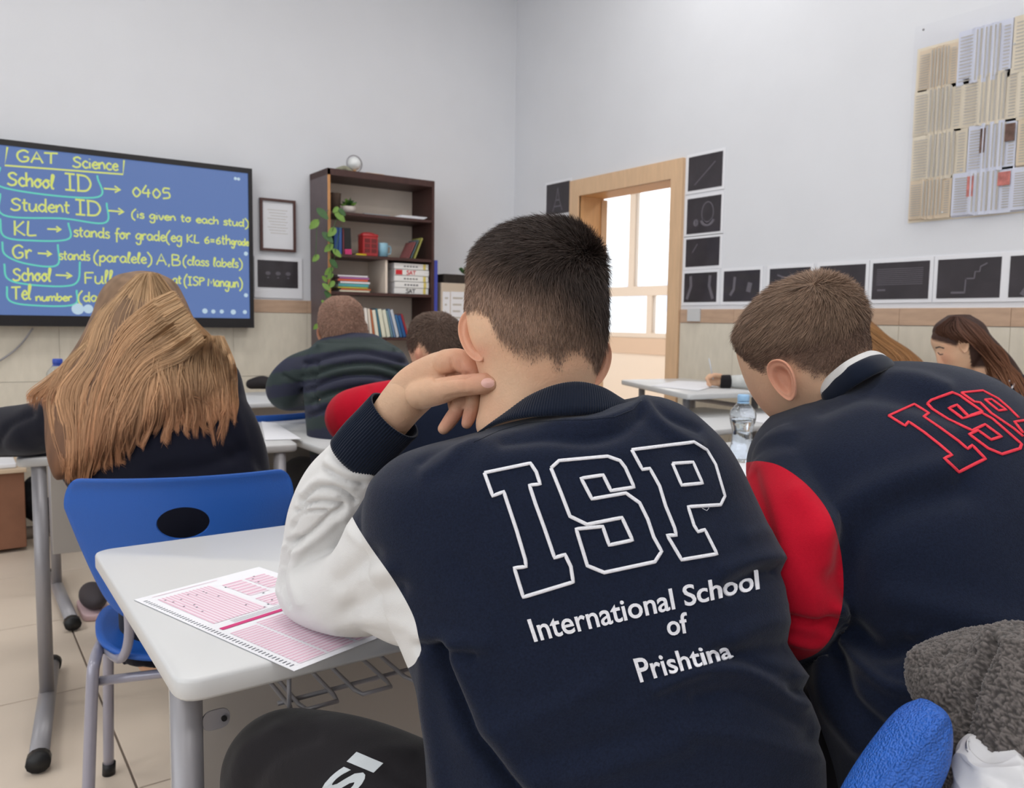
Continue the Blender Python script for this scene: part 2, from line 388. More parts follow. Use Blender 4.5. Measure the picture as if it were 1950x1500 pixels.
# building across the street, seen through the hall window
bd = empty('far_building', (17, 17, 0), 'pale office building seen through the hall window', 'building')
boxobj('facade', (16, 20, 8, 30, -3, 3.0), mat('pale_facade', (250, 250, 250), .9), bd)
Mbw = mat('blue_far_window', (206, 214, 234), .4); Mbg = mat('green_sign', (120, 200, 140), .6)
for k_ in range(9):
    for z_ in (.1, 1.5): boxobj('window', (15.94, 16.02, 9 + k_ * 1.5, 9.8 + k_ * 1.5, z_, z_ + .8), Mbw, bd)
for k_ in range(3): boxobj('sign', (15.9, 16.02, 13 + k_ * 1.3, 14.0 + k_ * 1.3, 1.1 - .25 * k_, 1.18 - .25 * k_), Mbg, bd)

# ceiling lamps (fixtures)
Mdif = mat('lamp_diffuser', (255, 252, 245), .5, emit=3)
for lx, ly in LAMPS:
    r = empty('ceiling_lamp', (lx, ly, H), 'white ceiling panel lamp, ' + {3.4: 'front', 3.0: 'front', .9: 'middle', .6: 'middle', -1.6: 'back'}[ly] + ' row, ' + {-2.2: 'window side', .4: 'centre', 2.6: 'door side'}[lx], 'lamp', 'ceiling panel lamps')
    joined('lamp_frame', [(lx - .62, lx + .62, ly - .32, ly - .3, H - .06, H), (lx - .62, lx + .62, ly + .3, ly + .32, H - .06, H), (lx - .62, lx - .6, ly - .3, ly + .3, H - .06, H), (lx + .6, lx + .62, ly - .3, ly + .3, H - .06, H)], M_white, r)
    boxobj('diffuser', (lx - .6, lx + .6, ly - .3, ly + .3, H - .05, H - .04), Mdif, r)

# ------------------------------------------------------------------ desks
def rquad(P, rad, seg=6):
    """rounded polygon (2-D corners) """
    out = []; n = len(P); P = [np.array(p, float) for p in P]
    for i in range(n):
        a, b, c = P[i - 1], P[i], P[(i + 1) % n]; u = (a - b) / np.linalg.norm(a - b); v = (c - b) / np.linalg.norm(c - b)
        for k in range(seg + 1):
            t = k / seg; q0 = b + u * rad * (1 - t); q1 = b + v * rad * t; out.append(q0 * (1 - t) + q1 * t)
    return np.array(out)
def slab(P2, z0, z1, bev=.005, rad=.03):
    out = rquad(P2, rad); n = len(out); c = out.mean(0); V = []
    def ring(s, z): d = out - c; L = np.linalg.norm(d, axis=1)[:, None]; return [(x, y, z) for x, y in c + d * (L - s) / L]
    for s, z in ((bev, z0), (0, z0 + bev), (0, z1 - bev), (bev * .3, z1 - bev * .3), (bev, z1)): V += ring(s, z)
    return np.array(V), ringfaces(5, n)
def desk(name, P2, ztop, label, leg_y=None, fext=(.25, .25), group='school desks', legs=((.09, .09), (.09, .91), (.91, .09), (.91, .91)), foot=True, basket=False, panel=None, thick=.025, legr=.019):
    """P2: near-left, near-right, far-right, far-left corners on the floor plan"""
    P2 = [np.array(p, float) for p in P2]; c = sum(P2) / 4
    r = empty(name, (c[0], c[1], 0), label, 'desk', group)
    V, F = slab(P2, ztop - thick, ztop, .005, .032); o = mk('tabletop', V, F, M_white, r)
    def uv(u, v): return (P2[0] * (1 - u) + P2[1] * u) * (1 - v) + (P2[3] * (1 - u) + P2[2] * u) * v
    for u, v in legs:
        q = uv(u, v); V, F = tube([(q[0], q[1], .045), (q[0], q[1], ztop - thick + .001)], legr, 20, dome=False); mk('leg', V, F, M_steel, r)
    for u in sorted({u for u, v in legs}):
        vs = [v for uu, v in legs if uu == u]
        if foot:
            a = uv(u, min(vs) - fext[0] if len(vs) == 1 else min(vs)); b = uv(u, max(vs) + fext[1] if len(vs) == 1 else max(vs)); d = (b - a) / np.linalg.norm(b - a)
            V, F = tube([(a[0], a[1], .035), (b[0], b[1], .035)], .024, 14, dome=False, flat=.7); mk('foot_bar', V, F, M_steel, r)
            for e in (a, b): V, F = tube([(e[0] - d[0] * .02, e[1] - d[1] * .02, .03), (e[0] + d[0] * .02, e[1] + d[1] * .02, .03)], .029, 12, dome=False, flat=.85); mk('foot_cap', V, F, M_blackp, r)
        a = uv(u, min(vs)); b = uv(u, max(vs))
        if len(vs) > 1:
            for zz in (.42, ztop - .1): V, F = tube([(a[0], a[1], zz), (b[0], b[1], zz)], .012, 10, dome=False); mk('cross_bar', V, F, M_steel, r)
    if panel is not None:
        a = uv(.07, panel); b = uv(.93, panel); d = b - a; L = np.linalg.norm(d); V, F = box(0, L, -.008, .008, .32, ztop - thick - .005, .002); mk('modesty_panel', xform(V, (a[0], a[1], 0), math.atan2(d[1], d[0])), F, M_panelgrey, r, False)
    return r, uv
# ------------------------------------------------------------------ desks in place
NEAR, nuv = desk('school_desk', [(.205, .955), (.93, .955), (.93, 1.60), (.205, 1.60)], .75, 'white school desk in the foreground with a pink answer sheet on it', thick=.028, legs=((.035, .11), (.965, .11)), foot=False, panel=None)
V, F = slab([(.25, 1.21), (.89, 1.21), (.89, 1.226), (.25, 1.226)], .10, .70, .002, .004); mk('modesty_panel', V, F, M_panelgrey, NEAR, False)
for u in (.035, .965):
    q = nuv(u, .11); s = 1 if u < .5 else -1
    mb = MB(); V, F = tube([(q[0], q[1], .035), (q[0], 1.5, .035)], .024, 14, dome=False, flat=.7); mk('foot_bar', V, F, M_steel, NEAR)
q = nuv(.035, .11)
V, F = slab([(q[0] + .016, q[1] - .013), (q[0] + .05, q[1] - .013), (q[0] + .05, q[1] + .013), (q[0] + .016, q[1] + .013)], -.0015, .0015, .0004, .0125)
V = V - np.array([q[0] + .03, q[1], 0]); V = np.column_stack([V[:, 0], V[:, 2], V[:, 1]]) + np.array([q[0] + .031, q[1] - .006, .664])
br = mk('bracket', V, F, M_steel, NEAR, False)
V, F = tube([(q[0] + .043, q[1] - .011, .664), (q[0] + .043, q[1] - .007, .664)], .0035, 10, dome=False); mk('screw', V, F, M_blackp, br, False)
wires = []
for xw in (.372, .452, .53, .61, .69): wires.append([(xw, 1.42, .722), (xw, 1.42, .668), (xw, 1.02, .655), (xw + .004, 1.0, .655), (xw + .047, 1.0, .655), (xw + .05, 1.02, .655), (xw + .05, 1.42, .668), (xw + .05, 1.42, .722)])
bk = None
for w in wires:
    V, F = tube(w, .0032, 8, dome=False); o = mk('basket_wire', V, F, M_steel, NEAR)
V, F = tube([(.352, 1.0, .722), (.352, 1.0, .662), (.355, 1.0, .655), (.36, 1.02, .655), (.36, 1.42, .668)], .0032, 8, dome=False); mk('basket_wire', V, F, M_steel, NEAR)
for yy in (1.045, 1.25): V, F = tube([(.352, yy, .651), (.78, yy, .651)], .0035, 8, dome=False); mk('basket_wire', V, F, M_steel, NEAR)
GD, guv = desk('school_desk', [(.155, 2.70), (.95, 2.585), (1.04, 3.22), (.245, 3.335)], .757, 'white school desk under the long-haired girl\'s folded arms', legs=((.07, .04), (.93, .04)), fext=(.62, .40), panel=.9, legr=.02)
DE, _ = desk('school_desk', [(.29, 3.76), (1.08, 3.76), (1.08, 4.38), (.29, 4.38)], .75, 'white school desk ahead of the long-haired girl, mostly hidden by her hair', legs=((.08, .12), (.92, .12)), fext=(.8, .3), panel=.9)
DB, _ = desk('school_desk', [(1.0, 2.50), (1.75, 2.50), (1.75, 3.33), (1.0, 3.33)], .75, 'white school desk under the red sleeve of the second-row boy', legs=((.08, .14), (.92, .14)), foot=True, panel=.9)
DC, _ = desk('school_desk', [(1.12, 4.02), (1.95, 4.02), (1.95, 4.62), (1.12, 4.62)], .75, 'white school desk in front of the boy in the padded jacket', legs=((.08, .2), (.92, .2)), panel=.85)
DR, _ = desk('school_desk', [(1.72, 1.33), (2.6, 1.33), (2.6, 1.93), (1.72, 1.93)], .75, 'white school desk in front of the boy with red-outlined lettering', legs=((.08, .14), (.92, .14)), panel=.85)
cn = [PL(1486, 818, 2, .75), PL(1322, 777, 2, .75)]
DM, _ = desk('school_desk', [(2.42, 2.16), (3.15, 2.16), (3.15, 2.80), (2.42, 2.80)], .755, 'white school desk behind the water bottle', legs=((.08, .14), (.92, .14)), panel=.85)
DD, _ = desk('school_desk', [(2.71, 2.50), (3.36, 2.43), (3.50, 3.27), (3.06, 3.33)], .86, 'white school desk standing before the open door', legs=((.14, .2), (.86, .2), (.14, .8), (.86, .8)), foot=False, legr=.017)
# white plug socket on the band, display and framed things
boxobj('light_switch', (X1 - .024, X1 - .012, 3.237, 3.333, 1.188, 1.262), M_white, None, .002, label='white light switch on the brown tile band beside the door', cat='switch')

def art(name, y0, y1, z0, z1, label, draw, m=.0, group='black classroom prints on the right wall'):
    r = empty(name, (X1, (y0 + y1) / 2, z0), label, 'poster', group)
    boxobj('mount', (X1 - .004, X1 - .0005, y0 - .017, y1 + .017, z0 - .017, z1 + .017), M_paper, r)
    boxobj('print', (X1 - .006, X1 - .004, y0, y1, z0, z1), M_print, r)
    V, F = draw(y0, y1, z0, z1)
    if len(V): mk('artwork', np.array(V, float), F, M_artc, r, False)
M_artc = mat('pale_grey_ink', (104, 100, 108), .7); 
def stroke2(mb, pts, w, f):
    """flat ribbon along 2-D pts, mapped to 3-D by f(u,v)"""
    pts = np.array(pts, float); T = np.gradient(pts, axis=0); T /= np.linalg.norm(T, axis=1)[:, None] + 1e-9; N = np.column_stack([-T[:, 1], T[:, 0]]) * w / 2
    L = pts + N; R = pts - N; V = [f(*p) for p in L] + [f(*p) for p in R]; n = len(pts)
    mb.add(V, [(i, i + 1, n + i + 1, n + i) for i in range(n - 1)])
def drawer(lines, w=.006):
    def d(y0, y1, z0, z1):
        mb = MB(); f = lambda u, v: (X1 - .0066, y1 - u * (y1 - y0), z0 + v * (z1 - z0))   # u to the right in view
        asp = (y1 - y0) / (z1 - z0)
        for l in lines:
            pts, ww = (l[0], l[1]) if isinstance(l[1], float) else (l, w)
            P = [(p[0] * asp, p[1]) for p in pts]
            stroke2(mb, P, ww / (z1 - z0), lambda u, v: f(u / asp, v))
        return mb.get()
    return d
def circ(cx, cy, r, ry=None, a0=0, a1=360, n=20): return [(cx + r * math.cos(math.radians(t)), cy + (ry or r) * math.sin(math.radians(t))) for t in np.linspace(a0, a1, n)]
tower = [([(.5, .85), (.44, .5), (.3, .1)], .008), ([(.5, .85), (.56, .5), (.7, .1)], .008), ([(.42, .45), (.58, .45)], .01), ([(.36, .25), (.64, .25)], .01)]
arts = [
 (4.475, 4.739, 1.935, 2.15, 'black print with a pale grey tower shape, left of the door', tower),
 (4.475, 4.739, 1.69, 1.90, 'dark grey striped print under the tower print', [([(x, .2), (x, .8)], .01) for x in (.3, .4, .5, .6, .7)]),
 (3.123, 3.376, 1.943, 2.135, 'black print with a faint slanting line, topmost right of the door', [([(.2, .15), (.8, .75)], .006)]),
 (3.123, 3.376, 1.695, 1.897, 'black print with a pale ring and dot, beside the door', [([*circ(.62, .55, .17, .3)], .006), ([*circ(.62, .38, .16, .14, 190, 350)], .028), ([*circ(.28, .3, .03, .05)], .022)]),
 (3.123, 3.376, 1.505, 1.665, 'almost plain black print directly under the ring print', [([(.2, .5), (.35, .8)], .006)]),
 (3.134, 3.38, 1.30, 1.468, 'black print with pale drapes on both sides, row nearest the door', [([(.1, .1), (.22, .55), (.2, .9)], .02), ([(.9, .1), (.78, .55), (.8, .9)], .02)]),
 (2.838, 3.084, 1.30, 1.468, 'dark print with two pale grey figures', [([(.2, .2), (.3, .4), (.32, .8)], .018), ([(.7, .3), (.75, .6)], .03)]),
 (2.529, 2.775, 1.30, 1.468, 'dark print just left above the cropped-haired boy', [([(.2, .8), (.4, .7), (.6, .8)], .008)]),
 (2.229, 2.475, 1.30, 1.468, 'dark print with a small dot, right above the cropped-haired boy', [([(.5, .6), (.6, .5), (.7, .6)], .01), ([*circ(.8, .42, .02, .03)], .008)]),
 (1.923, 2.192, 1.30, 1.468, 'dark grey print filled with lines of small text', [([(.08, v), (.9, v)], .003) for v in np.linspace(.4, .82, 9)] + [([(.1, .25), (.25, .25)], .008)]),
 (1.624, 1.886, 1.30, 1.468, 'black print with a pale zigzag stair line', [([(.24, .14), (.46, .14)], .009), ([(.46, .12), (.47, .5)], .006), ([(.46, .49), (.6, .49)], .006), ([(.6, .49), (.61, .66), (.68, .66), (.69, .78), (.79, .86)], .006)]),
 (1.33, 1.59, 1.30, 1.468, 'dark print with a white curve, cut by the right edge', [([(.2, .05), (.3, .3), (.45, .4)], .02)]),
]
for y0, y1, z0, z1, lb, ln in arts: art('wall_print', y0, y1, z0, z1, lb, drawer(ln))

# pinned open books behind a plastic sheet
M_clear = mat('clear_plastic_sheet', (252, 252, 253), .08, trans=1, ior=1.02)
M_cream = mat('cream_page', (226, 216, 196), .8, var=.05, vscale=5); M_tan = mat('tan_page', (222, 205, 180), .8, var=.05, vscale=5); M_bluep = mat('bluish_page', (216, 220, 234), .8, var=.04, vscale=5)
M_txt = mat('grey_page_text', (188, 183, 175), .9); M_pic = mat('printed_picture', (110, 84, 74), .7, var=.5, vscale=40); M_pic2 = mat('red_picture', (196, 120, 112), .7, var=.4, vscale=40)
bkd = empty('book_page_display', (X1, 1.8, 1.64), 'pinned panel of open book pages behind clear plastic', 'wall display')
cells = [(2.02, 1.85, 2.20, 2.385, M_tan, 0), (1.85, 1.635, 2.19, 2.42, M_bluep, 0), (1.63, 1.40, 2.19, 2.42, M_cream, 0),
         (2.032, 1.82, 2.01, 2.215, M_cream, 0), (1.82, 1.60, 2.01, 2.22, M_cream, 0), (1.60, 1.38, 2.0, 2.2, M_cream, 0),
         (2.03, 1.79, 1.815, 2.02, M_cream, 0), (1.785, 1.595, 1.82, 2.02, M_bluep, 1), (1.59, 1.38, 1.82, 2.01, M_tan, 0),
         (2.03, 1.845, 1.648, 1.825, M_tan, 0), (1.84, 1.60, 1.645, 1.83, M_bluep, 2), (1.60, 1.38, 1.645, 1.82, M_bluep, 0)]
boxobj('backing_sheet', (X1 - .004, X1 - .002, 1.37, 2.035, 1.64, 2.40), M_cream, bkd)
for ci, (ya, yb, z0, z1, mm, pic) in enumerate(cells):
    n = 12; V = []; ridge = range(4, 10)
    for i in range(n + 1):
        u = i / n; y = ya + (yb - ya) * u
        for z in (z0 + .008 * (u < .35), z1): V.append((X1 - .010 - (.012 if (3 < i < 10 and i % 2 == 0) else .003) - .003 * (ci % 3), y, z))
    k = len(V)
    for i in range(n + 1):
        u = i / n; y = ya + (yb - ya) * u
        for z in (z0, z1): V.append((X1 - .004, y, z))
    F = [(2 * i, 2 * i + 1, 2 * i + 3, 2 * i + 2) for i in range(n)] + [(k + 2 * i, k + 2 * i + 2, k + 2 * i + 3, k + 2 * i + 1) for i in range(n)]
    F += [(2 * i, 2 * i + 2, k + 2 * i + 2, k + 2 * i) for i in range(n)] + [(2 * i + 1, k + 2 * i + 1, k + 2 * i + 3, 2 * i + 3) for i in range(n)] + [(0, k, k + 1, 1), (2 * n, 2 * n + 1, k + 2 * n + 1, k + 2 * n)]
    pg = mk('book_page', V, F, mm, bkd, False)
    mb = MB()
    for s0, s1 in ((.05, .3), (.86, .97)):
        for q in range(14):
            z = z0 + .02 + (z1 - z0 - .035) * q / 14
            mb.box(X1 - .0205, X1 - .020, ya + (yb - ya) * s1, ya + (yb - ya) * s0, z, z + .004)
    for i in range(4, 10):
        u = (i + .15) / n; mb.box(X1 - .0225, X1 - .0215, ya + (yb - ya) * (u + .035), ya + (yb - ya) * u, z0 + .015, z1 - .01)
    mk('page_text', *mb.get(), M_txt, pg, False)
    if pic:
        mb = MB(); mb.box(X1 - .0235, X1 - .022, ya + (yb - ya) * .98, ya + (yb - ya) * .78, z0 + .11, z1 - .02)
        mb.box(X1 - .0235, X1 - .022, ya + (yb - ya) * .38, ya + (yb - ya) * .27, z0 + .08, z1 - .02); mk('page_picture', *mb.get(), M_pic if pic == 1 else M_pic2, pg, False)
boxobj('plastic_sheet', (X1 - .0285, X1 - .028, 1.36, 2.04, 1.63, 2.49), M_clear, bkd)
for y_, z_ in ((2.0, 2.47), (1.87, 1.67), (1.80, 1.84), (1.62, 2.31)):
    V, F = ellipsoid((X1 - .03, y_, z_), .004, .005, .005, n=8, m=10); mk('pin', V, F, M_white if z_ < 2.4 else M_steel, bkd)

# ------------------------------------------------------------------ interactive display
TVY = 5.05; tx0, tx1, tz0, tz1 = -.14, 1.577, 1.110, 2.073; sx0, sx1, sz0, sz1 = -.105, 1.553, 1.168, 2.043
tv = empty('interactive_display', ((tx0 + tx1) / 2, TVY, tz0), 'large black-framed display with yellow handwriting on blue', 'screen')
V, F = box(tx0, tx1, TVY + .005, TVY + .08, tz0, tz1, .006); mk('casing', V, F, M_blackp, tv, False)
joined('bezel', [(tx0, tx1, TVY - .012, TVY + .006, sz1, tz1), (tx0, tx1, TVY - .012, TVY + .006, tz0, sz0), (tx0, sx0, TVY - .012, TVY + .006, sz0, sz1), (sx1, tx1, TVY - .012, TVY + .006, sz0, sz1)], mat('black_bezel', (28, 26, 28), .35), tv)
M_scr = mat('display_blue', (100, 130, 190), .25, emit=.85, var=0); M_scr.node_tree.nodes['Principled BSDF'].inputs['Base Color'].default_value = (.02, .02, .03, 1)
boxobj('screen', (sx0, sx1, TVY - .002, TVY + .004, sz0, sz1), M_scr, tv)
M_ink = mat('yellow_screen_ink', (222, 232, 112), .5, emit=.9); M_ink2 = mat('teal_screen_ink', (92, 220, 196), .5, emit=.88); M_icon = mat('white_screen_icon', (196, 222, 240), .5, emit=.88)
for m_ in (M_ink, M_ink2, M_icon): m_.node_tree.nodes['Principled BSDF'].inputs['Base Color'].default_value = (.05, .05, .05, 1)
# single-stroke handwriting: glyph = advance, list of strokes in x-height units (descender < 0)
G = {
'G': (.95, [[(.8, 1.25), (.5, 1.5), (.12, 1.2), (.05, .6), (.3, .08), (.7, .2), (.75, .65), (.45, .65)]]), 'A': (.9, [[(0, 0), (.4, 1.4), (.8, 0)], [(.15, .55), (.65, .55)]]), 'T': (1., [[(0, 1.35), (.95, 1.4)], [(.48, 1.38), (.45, 0)]]),
'S': (.9, [[(.8, 1.25), (.5, 1.5), (.15, 1.25), (.3, .85), (.7, .6), (.65, .15), (.3, 0), (0, .2)]]), 'I': (.7, [[(.0, 1.4), (.6, 1.4)], [(.3, 1.4), (.3, 0)], [(0, 0), (.6, 0)]]), 'D': (.95, [[(.1, 0), (.1, 1.4)], [(0, 1.4), (.6, 1.3), (.85, .7), (.6, .1), (0, 0)]]),
'K': (.85, [[(.1, 1.4), (.08, 0)], [(.7, 1.35), (.12, .6), (.75, 0)]]), 'L': (.75, [[(.15, 1.4), (.08, .3), (.15, .02), (.65, .05)]]), 'F': (.8, [[(.1, 1.4), (.1, 0)], [(.1, 1.4), (.75, 1.4)], [(.1, .75), (.6, .75)]]), 'P': (.8, [[(.1, 0), (.1, 1.4)], [(.1, 1.35), (.6, 1.35), (.7, 1.), (.1, .7)]]),
'B': (.8, [[(.1, 0), (.1, 1.4)], [(.1, 1.4), (.6, 1.3), (.55, .85), (.15, .75), (.7, .6), (.65, .1), (.1, 0)]]), 'M': (1., [[(0, 0), (.1, 1.3), (.45, .5), (.8, 1.3), (.9, 0)]]),
'a': (.75, [[(.6, .85), (.3, 1.), (.05, .5), (.3, .02), (.58, .4), (.6, .9), (.6, .2), (.75, .05)]]), 'b': (.7, [[(.08, 1.7), (.08, .1)], [(.08, .6), (.45, .95), (.6, .5), (.35, .02), (.08, .15)]]), 'c': (.6, [[(.55, .8), (.3, 1.), (.05, .5), (.28, .02), (.58, .15)]]),
'd': (.75, [[(.6, .7), (.3, .95), (.05, .5), (.3, .02), (.58, .4)], [(.62, 1.7), (.6, .15), (.72, .05)]]), 'e': (.65, [[(.08, .5), (.55, .6), (.35, 1.), (.06, .5), (.3, .02), (.62, .2)]]), 'f': (.5, [[(.55, 1.6), (.3, 1.6), (.22, .6), (.2, -.6)], [(0, .85), (.5, .85)]]),
'g': (.7, [[(.58, .85), (.3, 1.), (.05, .5), (.3, .1), (.58, .6)], [(.6, 1.), (.55, -.5), (.25, -.75), (.05, -.4)]]), 'h': (.7, [[(.08, 1.7), (.08, 0)], [(.08, .6), (.4, 1.), (.55, .7), (.55, 0)]]), 'i': (.3, [[(.12, .9), (.12, 0)], [(.12, 1.3), (.13, 1.38)]]),
'k': (.65, [[(.08, 1.6), (.08, 0)], [(.5, .9), (.1, .45), (.55, 0)]]), 'l': (.35, [[(.05, .3), (.3, 1.5), (.15, 1.6), (.1, .2), (.3, .02)]]), 'm': (1., [[(.05, 1.), (.08, 0)], [(.08, .6), (.3, 1.), (.45, .7), (.45, 0)], [(.45, .6), (.7, 1.), (.85, .7), (.88, 0)]]),
'n': (.7, [[(.05, 1.), (.08, 0)], [(.08, .6), (.35, 1.), (.52, .7), (.58, .05)]]), 'o': (.7, [[(.3, 1.), (.05, .5), (.3, .02), (.58, .5), (.3, 1.), (.65, .9)]]), 'p': (.7, [[(.08, 1.), (.05, -.7)], [(.08, .6), (.4, 1.), (.6, .5), (.35, .05), (.08, .2)]]),
'r': (.55, [[(.05, 1.), (.1, 0)], [(.1, .6), (.3, 1.), (.5, .85)]]), 's': (.55, [[(.5, .85), (.25, 1.), (.1, .7), (.45, .4), (.35, .02), (.02, .12)]]), 't': (.5, [[(.2, 1.5), (.18, .2), (.4, .02)], [(0, 1.), (.45, 1.)]]), 'u': (.75, [[(.08, 1.), (.08, .2), (.35, .02), (.58, .5)], [(.6, 1.), (.6, .15), (.75, .05)]]),
'v': (.6, [[(.03, 1.), (.28, 0), (.55, 1.)]]), 'y': (.65, [[(.05, 1.), (.3, .3)], [(.6, 1.), (.25, -.6), (.02, -.6)]]), '0': (.75, [[(.3, 1.), (.05, .5), (.3, 0), (.6, .5), (.3, 1.)]]), '4': (.75, [[(.3, 1.3), (.02, .5), (.6, .5)], [(.45, .9), (.42, 0)]]), '5': (.7, [[(.6, 1.1), (.15, 1.1), (.1, .65), (.5, .65), (.55, .15), (.05, 0)]]), '6': (.7, [[(.5, 1.2), (.1, .6), (.2, .05), (.55, .2), (.45, .6), (.12, .5)]]),
'=': (.7, [[(.05, .7), (.55, .7)], [(.05, .35), (.55, .35)]]), ',': (.3, [[(.15, .15), (.08, -.2)]]), '.': (.3, [[(.1, .02), (.16, .08)]]), '(': (.55, [[(.5, 1.9), (.1, 1.), (.1, 0), (.4, -.6)]]), ')': (.55, [[(.05, 1.9), (.45, 1.), (.4, 0), (.05, -.6)]]), '>': (1.4, [[(0, .5), (1.1, .5)], [(.75, .95), (1.15, .5), (.75, .1)]]), ' ': (.5, [])}
scr = lambda u, v: (u, TVY - .0032, v)
def write(mb, text, x, z, h, wd=None, w=.0075, slope=0):
    tot = sum(G[c][0] for c in text); k = (wd / tot) if wd else h; cx_ = 0
    for c in text:
        adv, st = G[c]
        for s in st:
            P = [(x + (cx_ + p[0]) * k, z + p[1] * h + slope * (cx_ + p[0]) * k) for p in s]
            stroke2(mb, catmull(P, max(6, 4 * len(P))) if len(P) > 2 and c not in 'AKMTIF=>' else P, w, scr)
        cx_ += adv
def S(px, py): q = PL(px, py, 1, TVY); return q[0], q[2]
ink = MB()
def wr_px(text, xa, ya, xb, hpx, w=.008, slope_to=None):
    """baseline from (xa,ya) to xb pixels in the photograph, measured on the display plane"""
    a = S(xa, ya); b = S(xb, slope_to if slope_to else ya); h = abs(S(xa, ya - hpx)[1] - a[1])
    write(ink, text, a[0], a[1], h, b[0] - a[0], w, (b[1] - a[1]) / (b[0] - a[0]))
wr_px('GAT', 32, 308, 112, 15, .0095, 313); wr_px('Science', 138, 318, 226, 13, .009, 325)
wr_px('School', 14, 352, 104, 16, .010, 360); wr_px('ID', 124, 361, 176, 22, .010, 366); wr_px('>', 198, 366, 236, 14, .009, 369); wr_px('0405', 252, 374, 326, 18, .009, 379)
wr_px('Student', 20, 400, 134, 15, .009, 406); wr_px('ID', 144, 408, 194, 20, .010, 412); wr_px('>', 206, 408, 242, 14, .009, 411); wr_px('(is given to each stud)', 250, 414, 474, 9, .008, 432)
wr_px('KL', 26, 448, 72, 20, .009, 449); wr_px('>', 90, 442, 122, 12, .009, 443); wr_px('stands for grade(eg KL 6=6th', 140, 450, 440, 12, .008, 466); wr_px('grade', 440, 466, 474, 8, .008, 468)
wr_px('Gr', 24, 492, 62, 17, .009, 493); wr_px('>', 72, 488, 104, 12, .009, 490); wr_px('stands', 112, 494, 172, 11, .0075, 496); wr_px('(paralele)', 178, 498, 290, 12, .008, 502); wr_px('A,B', 298, 504, 344, 15, .008, 506); wr_px('(class labels)', 348, 504, 462, 10, .0075, 510)
wr_px('School', 24, 534, 98, 15, .009, 536); wr_px('>', 106, 530, 144, 13, .009, 532); wr_px('Full name', 160, 540, 300, 15, .008, 540); wr_px('at', 328, 540, 346, 10, .008); wr_px('(ISP Mangun)', 350, 542, 462, 11, .008, 548)
wr_px('Tel', 22, 570, 60, 17, .009, 570); wr_px('number', 68, 573, 138, 9, .008, 573); wr_px('(dad', 148, 574, 200, 11, .008)
for P in ([(14, 280), (9, 315), (234, 332), (236, 305)],): stroke2(ink, [S(*p) for p in P], .009, scr)
mk('handwriting', *ink.get(), M_ink, tv, False, label='yellow handwriting', kind='stuff')
ink2 = MB()
for P in ([(0, 318), (6, 357), (182, 376), (185, 334)], [(0, 368), (8, 410), (120, 416), (200, 424), (203, 386)], [(0, 416), (8, 450), (60, 458), (130, 455), (130, 424)], [(4, 460), (10, 485), (50, 502), (108, 505), (110, 465)], [(8, 502), (14, 530), (50, 541), (120, 545), (148, 535), (152, 498)], [(13, 545), (18, 572), (60, 581), (140, 580), (146, 552)]):
    p3 = catmull([S(*p) for p in P], 30); stroke2(ink2, p3, .009, scr)
mk('boxes_round_words', *ink2.get(), M_ink2, tv, False, label='teal outlines round the headings')
ic = MB()
for px, py, r in ((148, 588, 10), (168, 588, 8), (390, 592, 5), (406, 593, 4), (422, 593, 4), (444, 594, 5), (466, 594, 4), (468, 483, 4), (468, 562, 4), (448, 340, 3), (454, 341, 3)):
    c0 = S(px, py); rr = r * .0031; ic.add([scr(c0[0] + rr * math.cos(t), c0[1] + rr * math.sin(t)) for t in np.linspace(0, 2 * math.pi, 14, endpoint=False)], [tuple(range(14))])
mk('icons', *ic.get(), M_icon, tv, False, label='small pale round buttons')
V, F = tube([PL(62, 626, 1, 5.10), PL(40, 655, 1, 5.12), PL(10, 680, 1, 5.12), PL(-60, 720, 1, 5.12)], .005, 8, n=14); mk('cable', V, F, M_steel, None, label='thin dark cable hanging below the large display', cat='cable')

# framed certificate and black print by the display
r = empty('framed_certificate', (1.76, 5.13, 1.6), 'white certificate in a thin dark brown frame', 'picture')
joined('frame', [(1.652, 1.88, 5.125, 5.148, 1.595, 1.61), (1.652, 1.88, 5.125, 5.148, 1.905, 1.92), (1.652, 1.667, 5.125, 5.148, 1.61, 1.905), (1.865, 1.88, 5.125, 5.148, 1.61, 1.905)], mat('dark_brown_frame', (84, 56, 52), .5), r)
boxobj('certificate', (1.667, 1.865, 5.138, 5.146, 1.61, 1.905), M_paper, r)
mb = MB(); [mb.box(1.70 + .01 * (k % 3), 1.83 - .012 * (k % 2), 5.1375, 5.138, 1.85 - k * .018, 1.853 - k * .018) for k in range(9)]; mk('text_lines', *mb.get(), M_txt, r, False)
r = empty('wall_print', (1.76, 5.14, 1.35), 'black print with three pale symbols beside the display', 'poster')
boxobj('mount', (1.615, 1.925, 5.142, 5.148, 1.30, 1.56), M_paper, r); boxobj('print', (1.635, 1.895, 5.139, 5.142, 1.366, 1.536), M_print, r)
mb = MB()
for cx_ in (1.70, 1.765, 1.83):
    for zz, rx, rz in ((1.455, .017, .012), (1.428, .007, .004)): mb.add([(cx_ + rx * math.cos(t), 5.1385, zz + rz * math.sin(t)) for t in np.linspace(0, 2 * math.pi, 12, endpoint=False)], [tuple(range(12))])
mk('symbols', *mb.get(), M_artc, r, False)
